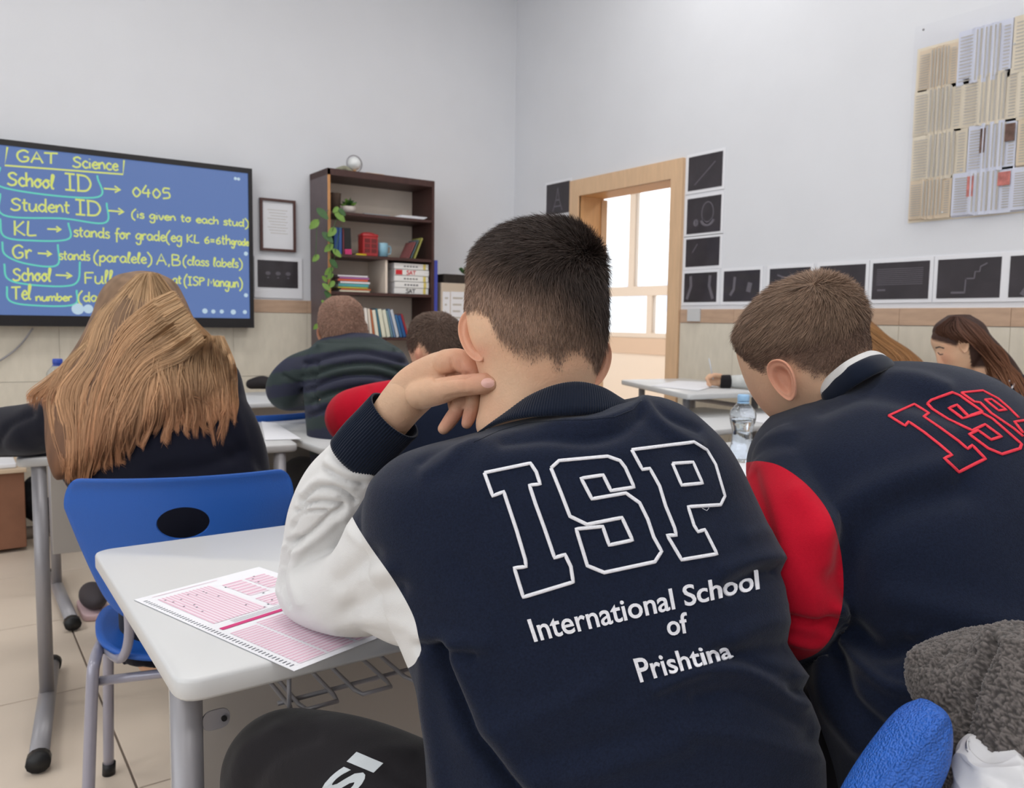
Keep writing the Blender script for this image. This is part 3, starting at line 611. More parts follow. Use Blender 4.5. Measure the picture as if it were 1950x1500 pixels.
# ------------------------------------------------------------------ bookcase
BX0, BX1, BY0, BY1, BZ = 1.982, 2.738, 4.85, 5.145, 2.10
bc = empty('bookcase', ((BX0 + BX1) / 2, 5.0, 0), 'dark brown open bookcase with shelves of books and pots', 'bookcase')
V, F = box(BX0, BX0 + .018, BY0 + .002, BY1, 0, BZ - .001); mk('side_panel', V, F, M_bookside, bc, False, label='greyish left side panel')
V, F = box(BX0, BX0 + .018, BY0 - .001, BY0 + .002, 0, BZ - .001); mk('edge_band', V, F, M_bookedge, bc, False, label='orange wood edge band')
V, F = box(BX1 - .018, BX1, BY0, BY1, 0, BZ - .001); mk('side_panel', V, F, M_bookcase, bc, False)
V, F = box(BX0 + .018, BX1 - .018, BY1 - .008, BY1, .05, BZ - .03); mk('back_panel', V, F, M_bookback, bc, False)
SZ = [.08, .45, .78, 1.055, 1.345, 1.58, 1.842]
for z in SZ: V, F = box(BX0 + .018, BX1 - .018, BY0 + .004, BY1 - .008, z - .018, z); mk('shelf', V, F, M_bookcase, bc, False)
V, F = box(BX0, BX1, BY0 - .001, BY1, BZ - .04, BZ); mk('top_panel', V, F, M_bookcase, bc, False)
V, F = box(2.385, 2.40, BY0 + .02, BY1 - .01, 1.345, 1.562); mk('divider', V, F, M_bookback, bc, False)
V, F = box(BX1 - .002, BX1 + .022, BY0 + .01, BY0 + .035, 1.2, 1.578); 
def cyl(z0, z1, r0, r1, x, y, m=20): return tube([(x, y, z0), (x, y, z1)], [r0, r1], m, dome=False)
def lathe(prof, x, y, m=24):
    V = []; 
    for r_, z in prof: V += [(x + r_ * math.cos(t), y + r_ * math.sin(t), z) for t in np.linspace(0, 2 * math.pi, m, endpoint=False)]
    return np.array(V), ringfaces(len(prof), m)
def leaf(c, d, up, L, w, bend=.25, n=5):
    """small thick leaf"""
    c = np.array(c, float); d = np.array(d, float); d /= np.linalg.norm(d); s = np.cross(d, up); s /= np.linalg.norm(s) + 1e-9; u = np.cross(s, d)
    V = []
    for i in range(n + 1):
        t = i / n; ww = w * math.sin(math.pi * (t * .92 + .04)) ** .7 * (1 - .25 * t); p = c + d * L * t - u * bend * L * t * t
        V += [p - s * ww, p - u * ww * .18, p + s * ww]
    V = np.array(V); N0 = len(V); V = np.vstack([V, V - u * .0012]); F = []
    for i in range(n):
        a = 3 * i
        F += [(a, a + 1, a + 4, a + 3), (a + 1, a + 2, a + 5, a + 4), (N0 + a, N0 + a + 3, N0 + a + 4, N0 + a + 1), (N0 + a + 1, N0 + a + 4, N0 + a + 5, N0 + a + 2)]
    return V, F
# on top: glass globe ornament in a wire stand and a dry bowl
g = empty('globe_ornament', (2.20, 4.95, BZ), 'round glass ornament in a wire stand on the bookcase', 'ornament')
V, F = ellipsoid((2.205, 4.95, 2.165), .043, .043, .043); mk('glass_ball', V, F, mat('pale_glass', (225, 228, 228), .1, coat=.6, spec=.8), g)
V, F = tube([(2.205 + .052 * math.cos(t), 4.95, 2.165 + .052 * math.sin(t)) for t in np.linspace(0, 2 * math.pi, 30)], .004, 8, dome=False); mk('wire_ring', V, F, M_steel, g)
V, F = lathe([(.03, BZ), (.035, BZ + .01), (.012, BZ + .016), (.012, BZ + .025)], 2.205, 4.95); mk('stand', V, F, M_oakd, g)
V, F = tube([(2.09, 4.94, BZ + .012), (2.14, 4.95, BZ + .03), (2.17, 4.94, BZ + .012)], .016, 10, n=10); mk('driftwood', V, F, mat('dry_green_wood', (150, 150, 130), .9, var=.3), None, label='small grey-green driftwood piece beside the glass ornament', cat='ornament')
V, F = slab([(2.2, 4.90), (2.34, 4.90), (2.34, 4.99), (2.2, 4.99)], BZ + .0005, BZ + .012, .002, .02); V = V + np.array([.06, 0, 0]); mk('small_tray', V, F, M_oakd, None, label='thin light wooden tray on top of the bookcase', cat='tray')
# shelf 1
V, F = lathe([(.034, 1.843), (.043, 1.96), (.045, 1.965), (.040, 1.962), (.032, 1.85)], 2.068, 4.95); mk('wicker_basket', V, F, mat('dark_wicker', (88, 72, 62), .9, .6, 160), None, label='dark woven basket at the left of the top shelf', cat='basket')
p = empty('potted_plant', (2.15, 4.93, 1.843), 'green plant in a round white pot on the top shelf', 'plant')
V, F = lathe([(.025, 1.843), (.042, 1.86), (.044, 1.885), (.036, 1.89), (.03, 1.88)], 2.155, 4.93); mk('pot', V, F, mat('blush_pot', (206, 196, 190), .5), p)
for k in range(26):
    a = random.random() * 6.28; e = random.uniform(.2, 1.5); d = (math.cos(a) * math.cos(e), math.sin(a) * math.cos(e), math.sin(e)); V, F = leaf((2.155, 4.93, 1.885), d, (math.sin(a), -math.cos(a), .2), random.uniform(.04, .068), .013); mk('leaf', V, F, M_leafd if k % 3 else M_leaf, p)
for k in range(3): V, F = box(2.46 + .02 * k, 2.67 + .012 * k, 4.87, 5.05, 1.8425 + .006 * k, 1.848 + .006 * k, .001); mk('paper_stack', V, F, M_paper, None, False, label='loose white paper, %s of three at the right of the top shelf' % ('lowest', 'middle', 'topmost')[k], cat='paper', group='papers on the top shelf')
V, F = box(2.24, 2.42, 4.88, 5.06, 1.8425, 1.851, .001); mk('magazine', V, F, mat('grey_cover', (150, 156, 160), .5), None, False, label='flat grey magazine in the middle of the top shelf', cat='book')
def book(x, z, w, h, d, rgb, label, tilt=0, lying=False, y=None, group=None, spine=None, text=None):
    y = y or BY0 + .03
    r = empty('book', (x + w / 2, y + d / 2, z), label, 'book', group); m_ = mat('book_cover', rgb, .5)
    parts = MB()
    if lying: parts.box(0, w, 0, d, 0, .0015); parts.box(0, w, 0, d, h - .0015, h); parts.box(0, w, 0, .002, 0, h); pg = box(.004, w - .004, .002, d - .004, .0015, h - .0015)
    else: parts.box(0, .0015, 0, d, 0, h); parts.box(w - .0015, w, 0, d, 0, h); parts.box(0, w, 0, .002, 0, h); pg = box(.0015, w - .0015, .002, d - .004, .003, h - .003)
    V, F = parts.get(); f = lambda V: xform(V, (x, y, z + (0 if tilt <= 0 or lying else 0)), 0, 0, tilt)
    if tilt > 0: f = lambda V: xform(np.asarray(V), (x, y, z + w * math.sin(tilt)), 0, 0, tilt)
    if tilt < 0: f = lambda V: xform(np.asarray(V), (x, y, z), 0, 0, tilt)
    mk('cover', f(V), F, m_, r, False); mk('pages', f(pg[0]), pg[1], M_paper, r, False)
    if spine:
        V, F = box(w * spine[1], w * spine[2], -.0006, .0002, h * spine[3], h * spine[4]); mk('spine_mark', f(V), F, mat('spine_ink', spine[0], .6), r, False)
    return r
# shelf 2
book(2.035, 1.581, .030, .165, .14, (40, 78, 140), 'tall blue book standing left on the second shelf'); book(2.066, 1.581, .022, .165, .14, (58, 96, 160), 'second blue book standing left on the second shelf')
book(2.092, 1.581, .012, .16, .14, (120, 60, 70), 'thin dark red book between the blue and black books')
b_ = book(2.108, 1.581, .046, .165, .14, (30, 30, 32), 'black book with a pink foot on the second shelf', tilt=-.05, spine=((210, 60, 120), 0, 1, 0, .2))
book(2.185, 1.581, .07, .012, .10, (226, 200, 40), 'small yellow box lying on the second shelf', lying=True)
# telephone-box shaped red tin
t_ = empty('red_tin', (2.29, 4.92, 1.581), 'red tin shaped like a telephone box', 'tin'); M_red = mat('red_tin_paint', (172, 40, 44), .35, coat=.4)
V, F = box(2.232, 2.338, 4.88, 4.96, 1.581, 1.705, .004); mk('body', V, F, M_red, t_, False); V, F = box(2.228, 2.342, 4.876, 4.964, 1.70, 1.722, .01); mk('lid', V, F, M_red, t_)
V, F = ellipsoid((2.285, 4.92, 1.722), .05, .036, .013); mk('roof', V, F, M_red, t_)
for wx in (2.243, 2.29): 
    for k in range(3): V, F = box(wx, wx + .038, 4.8785, 4.881, 1.60 + k * .032, 1.627 + k * .032); mk('window', V, F, mat('dark_red_glass', (110, 40, 40), .2), t_, False)
mg = empty('mug', (2.385, 4.92, 1.581), 'light blue mug on the second shelf', 'mug'); M_mug = mat('light_blue_glaze', (140, 186, 206), .3, coat=.3)
V, F = lathe([(.028, 1.582), (.036, 1.586), (.037, 1.67), (.035, 1.672), (.033, 1.66), (.031, 1.59)], 2.387, 4.92); mk('cup', V, F, M_mug, mg)
V, F = tube([(2.422, 4.92, 1.655), (2.446, 4.92, 1.65), (2.446, 4.92, 1.61), (2.422, 4.92, 1.60)], .004, 8, n=14); mk('handle', V, F, M_mug, mg)
book(2.575, 1.581, .010, .135, .13, (92, 110, 118), 'grey-blue thin book leaning at the right of the second shelf', tilt=.42); book(2.60, 1.581, .012, .15, .13, (170, 168, 92), 'olive book leaning at the right of the second shelf', tilt=.40); book(2.555, 1.581, .010, .12, .13, (150, 90, 90), 'dull red thin book leaning at the right of the second shelf', tilt=.44)
# shelf 3
zz = 1.346
for k, (rgb, nm) in enumerate([((236, 226, 200), 'cream'), ((222, 120, 70), 'orange'), ((210, 214, 90), 'lime'), ((90, 168, 170), 'teal'), ((232, 232, 236), 'white'), ((226, 108, 80), 'coral'), ((178, 110, 170), 'purple'), ((236, 230, 238), 'pale lilac')]):
    h_ = (.012, .010, .009, .020, .014, .014, .012, .012)[k]; x_ = 2.06 + (.012, .02, .0, .005, .015, 0, .01, .0)[k]
    book(x_, zz, .205, h_, .14, rgb, '%s book lying in the stack on the third shelf' % nm, lying=True, group='stacked workbooks on the third shelf'); zz += h_ + .0005
zz = 1.346
for k, (ink_, nm, tx) in enumerate([((60, 60, 64), 'bottom', 'SAT'), ((90, 90, 96), 'second from the bottom', ''), ((110, 110, 110), 'middle', ''), ((206, 50, 60), 'fourth, with red lettering', 'SAT'), ((120, 120, 124), 'top', '')]):
    h_ = .040; r = book(2.455 + .004 * (k % 2), zz, .255, h_, .17, (236, 236, 234), 'thick white study book, %s in the stack' % nm, lying=True, group='thick white study books')
    x_ = 2.455 + .004 * (k % 2); yb = BY0 + .0294
    if tx:
        mb = MB(); k_ = .026; cx_ = x_ + .085
        for c in tx:
            for s in G[c][1]: stroke2(mb, catmull([(cx_ + p[0] * k_, zz + .006 + p[1] * .018) for p in s], 14), .006, lambda u, v: (u, yb, v))
            cx_ += G[c][0] * k_
        mk('title', *mb.get(), mat('title_ink', ink_, .6), r, False)
    else:
        mb = MB(); [mb.box(x_ + .07 + .022 * q, x_ + .085 + .022 * q, yb, yb + .0004, zz + .014, zz + .024) for q in range(5)]; mk('title', *mb.get(), mat('title_ink', ink_, .6), r, False)
    if k == 3: boxobj('red_label', (x_ + .005, x_ + .055, yb - .0003, yb, zz + .004, zz + .036), mat('red_ink', (204, 44, 52), .6), r)
    if k != 3: boxobj('yellow_label', (x_ + .215, x_ + .235, yb - .0003, yb, zz + .002, zz + .038), mat('yellow_ink', (224, 206, 110), .6), r)
    zz += h_ + .0005
# shelf 4
cols = [(232, 226, 220), (226, 214, 200), (206, 120, 80), (232, 228, 210), (70, 120, 140), (226, 226, 206), (222, 224, 206), (120, 156, 170), (110, 140, 176), (200, 206, 216), (60, 110, 160), (40, 90, 150), (160, 50, 60)]
x_ = 2.235
for k, rgb in enumerate(cols):
    w_ = (.022, .02, .012, .026, .014, .03, .028, .014, .016, .022, .02, .024, .016)[k]; t_ = -.10 - .018 * k
    book(x_ + .02, 1.056, w_, .19 - .004 * (k % 4) - (.03 if k > 9 else 0), .13, rgb, ['white', 'cream', 'thin orange', 'cream-white', 'teal', 'pale yellow', 'off-white', 'grey-blue', 'dusty blue', 'silver', 'mid blue', 'deep blue', 'dark red'][k] + ' book leaning left on the fourth shelf', tilt=t_, group='leaning books on the fourth shelf'); x_ += w_ / math.cos(t_) + .0035
# hanging pothos
pt = empty('trailing_plant', (2.02, 4.83, 1.846), 'light green vine trailing down the left edge of the bookcase', 'plant')
vines = [[(648, 405), (636, 430), (628, 470), (632, 520), (622, 560), (618, 600), (606, 640)], [(626, 400), (612, 412), (604, 430), (602, 470), (600, 500)], [(650, 430), (640, 470), (636, 495), (626, 520)]]
for v in vines:
    P = [PL(a, b, 1, 4.82 - .01 * (i % 2)) for i, (a, b) in enumerate(v)]; V, F = tube(P, .002, 6, n=30); mk('stem', V, F, M_leafd, pt)
lf = [(612, 405, .09), (600, 425, .08), (645, 410, .085), (633, 440, .08), (622, 450, .085), (628, 470, .07), (640, 480, .07), (602, 490, .06), (634, 500, .07), (628, 515, .065), (620, 545, .06), (632, 540, .06), (624, 560, .065), (630, 525, .05), (618, 530, .05), (604, 620, .05), (650, 402, .06), (640, 398, .05), (616, 575, .04)]
for k, (a, b, L) in enumerate(lf):
    q = PL(a, b, 1, 4.815); sg = -1 if k % 2 else 1; d = np.array([sg * .6, -.4 + .5 * random.random(), -.55]); V, F = leaf(q - d * L * .5 * [1, .3, 1], d, (0, -1, .25), L, L * .33, .2); mk('leaf', V, F, M_leaf if k % 4 else M_leafd, pt)
# beige cabinet with pinned sheets beside the bookcase
cb = empty('low_cabinet', (2.98, 4.98, 0), 'beige cabinet with printed sheets on its front, right of the bookcase', 'cabinet'); M_beige = mat('beige_cabinet', (205, 190, 172), .6)
V, F = box(2.80, 3.30, 4.86, 5.13, 0, 1.43, .003); mk('body', V, F, M_beige, cb, False)
for k, (x0_, x1_, z0_, z1_) in enumerate([(2.812, 2.868, 1.02, 1.37), (2.875, 2.985, 1.03, 1.372), (2.992, 3.12, 1.0, 1.365), (2.83, 2.98, .6, .98)]):
    o = boxobj('sheet', (x0_, x1_, 4.857, 4.8595, z0_, z1_), M_paper, cb); mb = MB(); [mb.box(x0_ + .015, x1_ - .015 - .01 * (q % 3), 4.8565, 4.857, z1_ - .05 - q * .045, z1_ - .038 - q * .045) for q in range(6)]; mk('text_lines', *mb.get(), M_txt, o, False)
V, F = box(2.742, 2.768, 4.855, 4.875, 1.0, 1.578); mk('blue_binding', V, F, mat('blue_binding', (66, 76, 170), .5), None, False, label='tall narrow blue strip board beside the bookcase', cat='board')
pb = empty('planter_box', (2.95, 4.92, 1.43), 'long black planter box with a tuft of green leaves', 'plant')
V, F = box(2.83, 3.08, 4.88, 4.98, 1.431, 1.492, .004); mk('box', V, F, mat('black_olive_box', (44, 38, 34), .7, var=.4, vscale=40), pb, False)
for k in range(16):
    a = random.random() * 6.28; V, F = leaf((3.03, 4.93, 1.50), (math.cos(a), math.sin(a), 1.2), (0, -1, .2), .055, .012); mk('leaf', V, F, M_leafd, pb)
# ------------------------------------------------------------------ chairs
def chair_shell():
    """blue plastic school chair, local frame: +y = sitting direction, origin on floor under the seat centre. returns parts"""
    # backrest: curved sheet with oval hole
    n, m = 34, 18; Wd = .225; V = []; th = .008
    hole = lambda u, v: ((u) / .047) ** 2 + ((v - .355) / .027) ** 2
    bm = bmesh.new(); grid = []
    def pos(u, v, off):   # u across -1..1, v 0..1 up
        half = .135 + (.225 - .135) * min(1, v * 1.25) ** .75
        x = u * half; z = .52 + v * .315 + (.008 * (1 - u * u)) * (v > .9) * 0; y = -.185 - .05 * v + .055 * u * u + off
        y -= .012 * max(0, v - .93) / .07
        return np.array([x, y, z])
    nu, nv = 48, 34; idx = {}
    us = np.linspace(-1, 1, nu + 1); vs = np.linspace(0, 1, nv + 1)
    pts = []; F = []
    def rc(u, v):  # round the upper corners
        return u, v
    for side, off in ((0, 0), (1, -.011)):
        for j, v in enumerate(vs):
            for i, u in enumerate(us):
                uu, vv = u, v
                # corner rounding
                cu, cv = .84, .80
                if abs(u) > cu and v > cv:
                    a = (abs(u) - cu) / (1 - cu); b = (v - cv) / (1 - cv); L = max(a, b); q = math.hypot(a, b)
                    if q > 0: uu = math.copysign(cu + a * L / q * (1 - cu), u); vv = cv + b * L / q * (1 - cv)
                if abs(u) > cu and v < .2:
                    a = (abs(u) - cu) / (1 - cu); b = (.2 - v) / .2; L = max(a, b); q = math.hypot(a, b)
                    if q > 0: uu = math.copysign(cu + a * L / q * (1 - cu), u); vv = .2 - b * L / q * .2
                pts.append(pos(uu, vv, off))
    N = (nu + 1) * (nv + 1); P = np.array(pts); hc = lambda p: ((p[0]) / .050) ** 2 + ((p[2] - .735) / .0285) ** 2
    # snap vertices near the hole rim
    inner = np.zeros(len(P), bool)
    for k, p in enumerate(P):
        h = hc(p)
        if h < 1: inner[k] = True
    keep = []
    def q(i, j): return j * (nu + 1) + i
    cells = {}
    for j in range(nv):
        for i in range(nu):
            c = [q(i, j), q(i + 1, j), q(i + 1, j + 1), q(i, j + 1)]
            cells[(i, j)] = c
    from collections import Counter
    ec = Counter(); 
    for c in cells.values():
        F.append(tuple(c[::-1])); F.append(tuple(k + N for k in c))
        for a, b in zip(c, c[1:] + c[:1]): ec[(a, b)] += 1
    for (a, b) in list(ec):
        if (b, a) not in ec: F.append((a, b, b + N, a + N))
    T3 = np.array([(f[0], f[1], f[2]) for f in F] + [(f[0], f[2], f[3]) for f in F]); sdf = np.sqrt(((P[:, 0]) / .052) ** 2 + ((P[:, 2] - .735) / .035) ** 2) - 1
    (_, _), (Vb, Tb) = split(P, T3, sdf); tt = np.linspace(0, 2 * math.pi, 56, endpoint=False); Vw = []; hw_ = lambda x: .135 + .09 * min(1, .6825 * 1.25) ** .75
    for off in (.0002, -.0015, -.0095, -.0112):
        for t in tt: x_ = .052 * math.cos(t) * (1 - .02 * (abs(off + .0055) < .005)); z_ = .735 + .035 * math.sin(t); v_ = (z_ - .52) / .315; u_ = x_ / (.135 + .09 * min(1, v_ * 1.25) ** .75); Vw.append((x_, -.185 - .05 * v_ + .055 * u_ * u_ + off, z_))
    back = (np.vstack([Vb, Vw]), [tuple(t) for t in Tb] + [tuple(i + len(Vb) for i in f) for f in ringfaces(4, 56, False)])
    # seat pan
    S = []; nu2, nv2 = 24, 24
    for off in (0, -.010):
        for j in range(nv2 + 1):
            for i in range(nu2 + 1):
                a = 2 * i / nu2 - 1; b = 2 * j / nv2 - 1; r = max(abs(a), abs(b)); q_ = (abs(a) ** 3.2 + abs(b) ** 3.2) ** (1 / 3.2) or 1; a, b = a * r / q_, b * r / q_
                x = a * .20 * (1 - .10 * (b < 0) * -b); y = b * .195 + .01; z = .452 - .014 * (1 - a * a) * (b < .6) - .03 * max(0, b - .55) ** 1.5 * 3 + .012 * abs(a) ** 3
                S.append((x, y, z + off))
    M_ = (nu2 + 1) ** 2; F2 = []; qq = lambda i, j: j * (nu2 + 1) + i
    for j in range(nv2):
        for i in range(nu2): c = (qq(i, j), qq(i + 1, j), qq(i + 1, j + 1), qq(i, j + 1)); F2.append(c); F2.append(tuple(k + M_ for k in c[::-1]))
    rim = [qq(i, 0) for i in range(nu2)] + [qq(nu2, j) for j in range(nu2)] + [qq(i, nu2) for i in range(nu2, 0, -1)] + [qq(0, j) for j in range(nu2, 0, -1)]
    for a, b in zip(rim, rim[1:] + rim[:1]): F2.append((b, a, a + M_, b + M_))
    return back, (np.array(S), F2)
BACK, SEAT = chair_shell()
def chair(x, y, rz, label, s=1.0):
    r = empty('school_chair', (x, y, 0), label, 'chair', 'blue plastic school chairs')
    f = lambda V: xform(V, (x, y, 0), rz, s=s)
    mk('backrest', f(BACK[0]), BACK[1], M_blue, r); mk('seat', f(SEAT[0]), SEAT[1], M_blue, r)
    for sx in (-1, 1):
        for nm, P in (('leg', [(sx * .205, -.19, .012), (sx * .19, -.15, .36), (sx * .185, -.12, .425), (sx * .18, -.03, .435)]), ('leg', [(sx * .205, .19, .012), (sx * .19, .13, .36), (sx * .185, .10, .425), (sx * .18, -.03, .435)])):
            V, F = tube(P, .0125, 14, n=22, dome=False); o = mk(nm, f(V), F, M_steel2, r)
            b = P[0]; V, F = tube([(b[0], b[1], .001), (b[0] * .99, b[1] * .99, .032)], .0155, 14, dome=False); mk('rubber_foot', f(V), F, M_blackp, o)
        V, F = tube([(sx * .17, -.08, .43), (sx * .13, -.17, .44), (sx * .11, -.20, .50), (sx * .11, -.222, .62)], .010, 12, n=18); mk('back_post', f(V), F, M_steel2, r)
    for yy in (-.13, .11): V, F = tube([(-.186, yy, .38), (.186, yy, .38)], .010, 12, dome=False); mk('cross_bar', f(V), F, M_steel2, r)
    return r
# chairs in place
CH = chair(.455, 1.975, math.radians(-15), 'blue chair with an oval hole in the back, behind the long-haired girl', 1.01)
chair(1.13, 3.50, math.radians(12), 'blue chair at the padded-jacket boy, seen behind the paper-covered desk', .93)
chair(1.42, .30, math.radians(0), 'blue textured chair cut by the bottom edge, beside the fleece') if 0 else None
# answer sheet: paper with printed grids, on the near desk
def Q(px, py, z=.7512): return PL(px, py, 2, z)
A = Q(255, 1142); B = Q(560, 1278); # front-left edge of the sheet
sh = empty('answer_sheet', A, 'pink and white multiple-choice answer sheet on the near desk', 'paper')
e1 = (B - A); Ls = np.linalg.norm(e1); e1 /= Ls; e2 = np.array([-e1[1], e1[0], 0]) 
if np.dot(e2, [0, 1, 0]) < 0: e2 = -e2
Ws = .215; Ls = max(Ls, .3)
def sp(u, v, h=0): return A + e1 * u * Ls + e2 * v * Ws + np.array([0, 0, h])
V = []; 
for u in np.linspace(0, 1, 13):
    for v in np.linspace(0, 1, 9): V.append(sp(u, v, .0004 + .002 * max(0, u - .85) * 0))
n_ = 9; N_ = len(V); V += [p - np.array([0, 0, .0004]) for p in V]; F = []
for i in range(12):
    for j in range(8): a = i * 9 + j; F += [(a, a + 1, a + 10, a + 9), (N_ + a, N_ + a + 9, N_ + a + 10, N_ + a + 1)]
mk('sheet', np.array(V), F, M_paper, sh, False)
M_pk1 = mat('pale_pink_print', (240, 222, 232), .7); M_pk2 = mat('pink_rule', (220, 176, 196), .7); M_pk3 = mat('magenta_bar', (206, 56, 122), .6); M_tick = mat('grey_print', (88, 92, 104), .7); M_wh2 = mat('white_bubble', (240, 226, 236), .7)
def rect(mb, u0, u1, v0, v1, h): mb.add([sp(u0, v0, h), sp(u1, v0, h), sp(u1, v1, h), sp(u0, v1, h)], [(0, 1, 2, 3)])
pk, rl, mg_, tk, wb_ = MB(), MB(), MB(), MB(), MB()
grids = [(.07, .46, .10, .50, 14, 0), (.10, .30, .56, .72, 6, 1), (.10, .28, .75, .92, 6, 1), (.34, .46, .55, .9, 5, 1), (.58, .97, .08, .27, 20, 1), (.56, .97, .29, .49, 20, 1), (.56, .97, .51, .71, 20, 1), (.56, .97, .73, .93, 20, 1)]
for u0, u1, v0, v1, k, mode in grids:
    rect(pk, u0, u1, v0, v1, .0008)
    for q in range(k):
        if mode: t = u0 + (u1 - u0) * (q + .15) / k; rect(rl, t, t + (u1 - u0) / k * .32, v0, v1, .0010)
        else: t = v0 + (v1 - v0) * (q + .15) / k; rect(rl, u0, u1, t, t + (v1 - v0) / k * .28, .0010)
    nb = 24
    for q in range(k):
        for c in range(nb if not mode else 9):
            if mode: uu = u0 + (u1 - u0) * (q + .72) / k; vv = v0 + (v1 - v0) * (c + .5) / 9; rect(wb_, uu - .0035, uu + .0035, vv - .006, vv + .006, .0011)
            else: uu = u0 + (u1 - u0) * (c + .5) / nb; vv = v0 + (v1 - v0) * (q + .72) / k; rect(wb_, uu - .004, uu + .004, vv - .005, vv + .005, .0011)
rect(mg_, .513, .537, .08, .95, .0010)
for q in range(50): t = .05 + .91 * q / 49; rect(tk, t, t + .004, .02, .05, .0010)
for q in range(4): t = .475 + q * .009; rect(tk, t, t + .0015, .2, .9, .0010)
for q in range(22): a_, b_ = random.uniform(.08, .45), random.uniform(.12, .9); rect(tk, a_, a_ + .007, b_, b_ + .014, .0012)
rect(rl, .03, .033, .1, .6, .001)
for mb, m_, nm in ((pk, M_pk1, 'pink_fields'), (rl, M_pk2, 'pink_rules'), (mg_, M_pk3, 'magenta_bar'), (tk, M_tick, 'timing_marks'), (wb_, M_wh2, 'bubbles')): mk(nm, *mb.get(), m_, sh, False, kind='stuff' if nm in ('bubbles', 'timing_marks') else None)
# loose papers on the other desks
def sheet(pts, z, label, group=None, cat='paper'):
    P = [PL(a, b, 2, z)[:2] for a, b in pts]; V = [(x, y, z) for x, y in P] + [(x, y, z + .0015) for x, y in P]; n = len(P)
    F = [tuple(range(n))[::-1], tuple(range(n, 2 * n))] + [(i, (i + 1) % n, n + (i + 1) % n, n + i) for i in range(n)]
    return mk('paper_sheet', V, F, M_paper, None, False, label=label, cat=cat, group=group)
sheet([(505, 838), (574, 836), (525, 806), (498, 803)], .7585, 'white sheet at the right end of the long-haired girl\'s desk')
sheet([(590, 806), (632, 812), (660, 800), (600, 797)], .7515, 'white sheet beside the red sleeve')
sheet([(1240, 735), (1330, 744), (1380, 730), (1290, 725)], .8615, 'printed sheet on the desk before the door')
sheet([(1415, 800), (1500, 812), (1500, 780), (1400, 775)], .7565, 'white sheet behind the water bottle')
sheet([(1400, 905), (1470, 915), (1480, 860), (1395, 856)], .7515, 'white sheet under the water bottle')
# water bottles
def bottle(x, y, z, s, label, capc):
    r = empty('water_bottle', (x, y, z), label, 'bottle', None)
    prof = [(.0, 0), (.028, 0), (.031, .006), (.031, .02), (.029, .026), (.031, .032), (.028, .045), (.0255, .055), (.026, .062), (.0245, .07), (.025, .078), (.024, .088), (.026, .1), (.0295, .115), (.032, .128), (.0325, .14), (.031, .15), (.026, .163), (.018, .173), (.0135, .178), (.0135, .188)]
    prof = [(a * 1.2 if b < .16 else a * 1.1, b) for a, b in prof]; V, F = lathe([(a * s, z + b * s) for a, b in prof] + [(a * s - .0012 if a else 0, z + b * s + .001) for a, b in prof[::-1][:-1]], x, y, 32); mk('bottle_body', V, F, M_bottle, r)
    V, F = lathe([(.001, z + .003)] + [(max(a * s - .0022, .001), z + b * s + .001) for a, b in prof[1:15]] + [(.001, z + .128 * s)], x, y, 32); mk('water', V, F, M_water, r)
    V, F = lathe([(.0165 * s, z + .181 * s), (.0175 * s, z + .183 * s), (.0175 * s, z + .197 * s), (.0155 * s, z + .201 * s), (.001, z + .201 * s)], x, y, 32); mk('cap', V, F, mat('bottle_cap', capc, .35), r)
    V, F = lathe([(.0175 * s, z + .174 * s), (.0182 * s, z + .176 * s), (.0175 * s, z + .179 * s)], x, y, 24); mk('neck_ring', V, F, mat('bottle_ring', capc, .35), r)
M_bottle = mat('clear_bottle_plastic', (246, 250, 254), .05, trans=1, ior=1.25, bump=.6, bscale=110, detail=1); M_water = mat('water', (246, 250, 254), .0, trans=1, ior=1.33, bump=.15, bscale=60)
q = PL(1411, 878, 2, .752); bottle(q[0], q[1], .752, 1.03, 'clear water bottle with a light blue cap on the right-hand desk', (150, 190, 226))
bottle(*PL(110, 700, 1, 4.0)[:2], .752, 1.15, 'small water bottle with a dark blue cap behind the girl\'s left arm', (50, 76, 170))
# ------------------------------------------------------------------ people: materials and tools
M_skin = mat('skin', (214, 168, 140), .6, .25, 320, attr='col', sss=.10, spec=.25)
M_hair = mat('hair', (60, 48, 44), .6, attr='col', spec=.3)
M_navy = mat('navy_sweat_fabric', (22, 29, 47), .92, .4, 900, var=.28, vscale=420, sheen=.14, spec=.15, vdet=2, detail=2)
M_navy2 = mat('navy_rib_knit', (22, 29, 44), .95, .2, 900, sheen=.2, spec=.1)
M_whitef = mat('white_sweat_fabric', (212, 211, 210), .95, .3, 900, sheen=.1, spec=.1)
M_redf = mat('red_sweat_fabric', (186, 22, 44), .95, .3, 900, var=.05, vscale=300, sheen=.1, spec=.1)
M_blackf = mat('black_trouser_fabric', (30, 28, 31), .85, .2, 600, sheen=.15, spec=.2)
M_thread = mat('white_thread', (232, 232, 238), .7, .6, 700, spec=.2, sheen=.2)
M_rthread = mat('red_thread', (226, 60, 76), .7, .5, 700, spec=.2)
M_nail = mat('finger_nail', (226, 178, 166), .3, spec=.5)
M_darkf = mat('dark_navy_knit', (22, 23, 34), .95, .3, 700, sheen=.15, spec=.1)
SKIN = np.array(lin((218, 177, 147))[:3]); SKINR = np.array(lin((206, 128, 108))[:3])
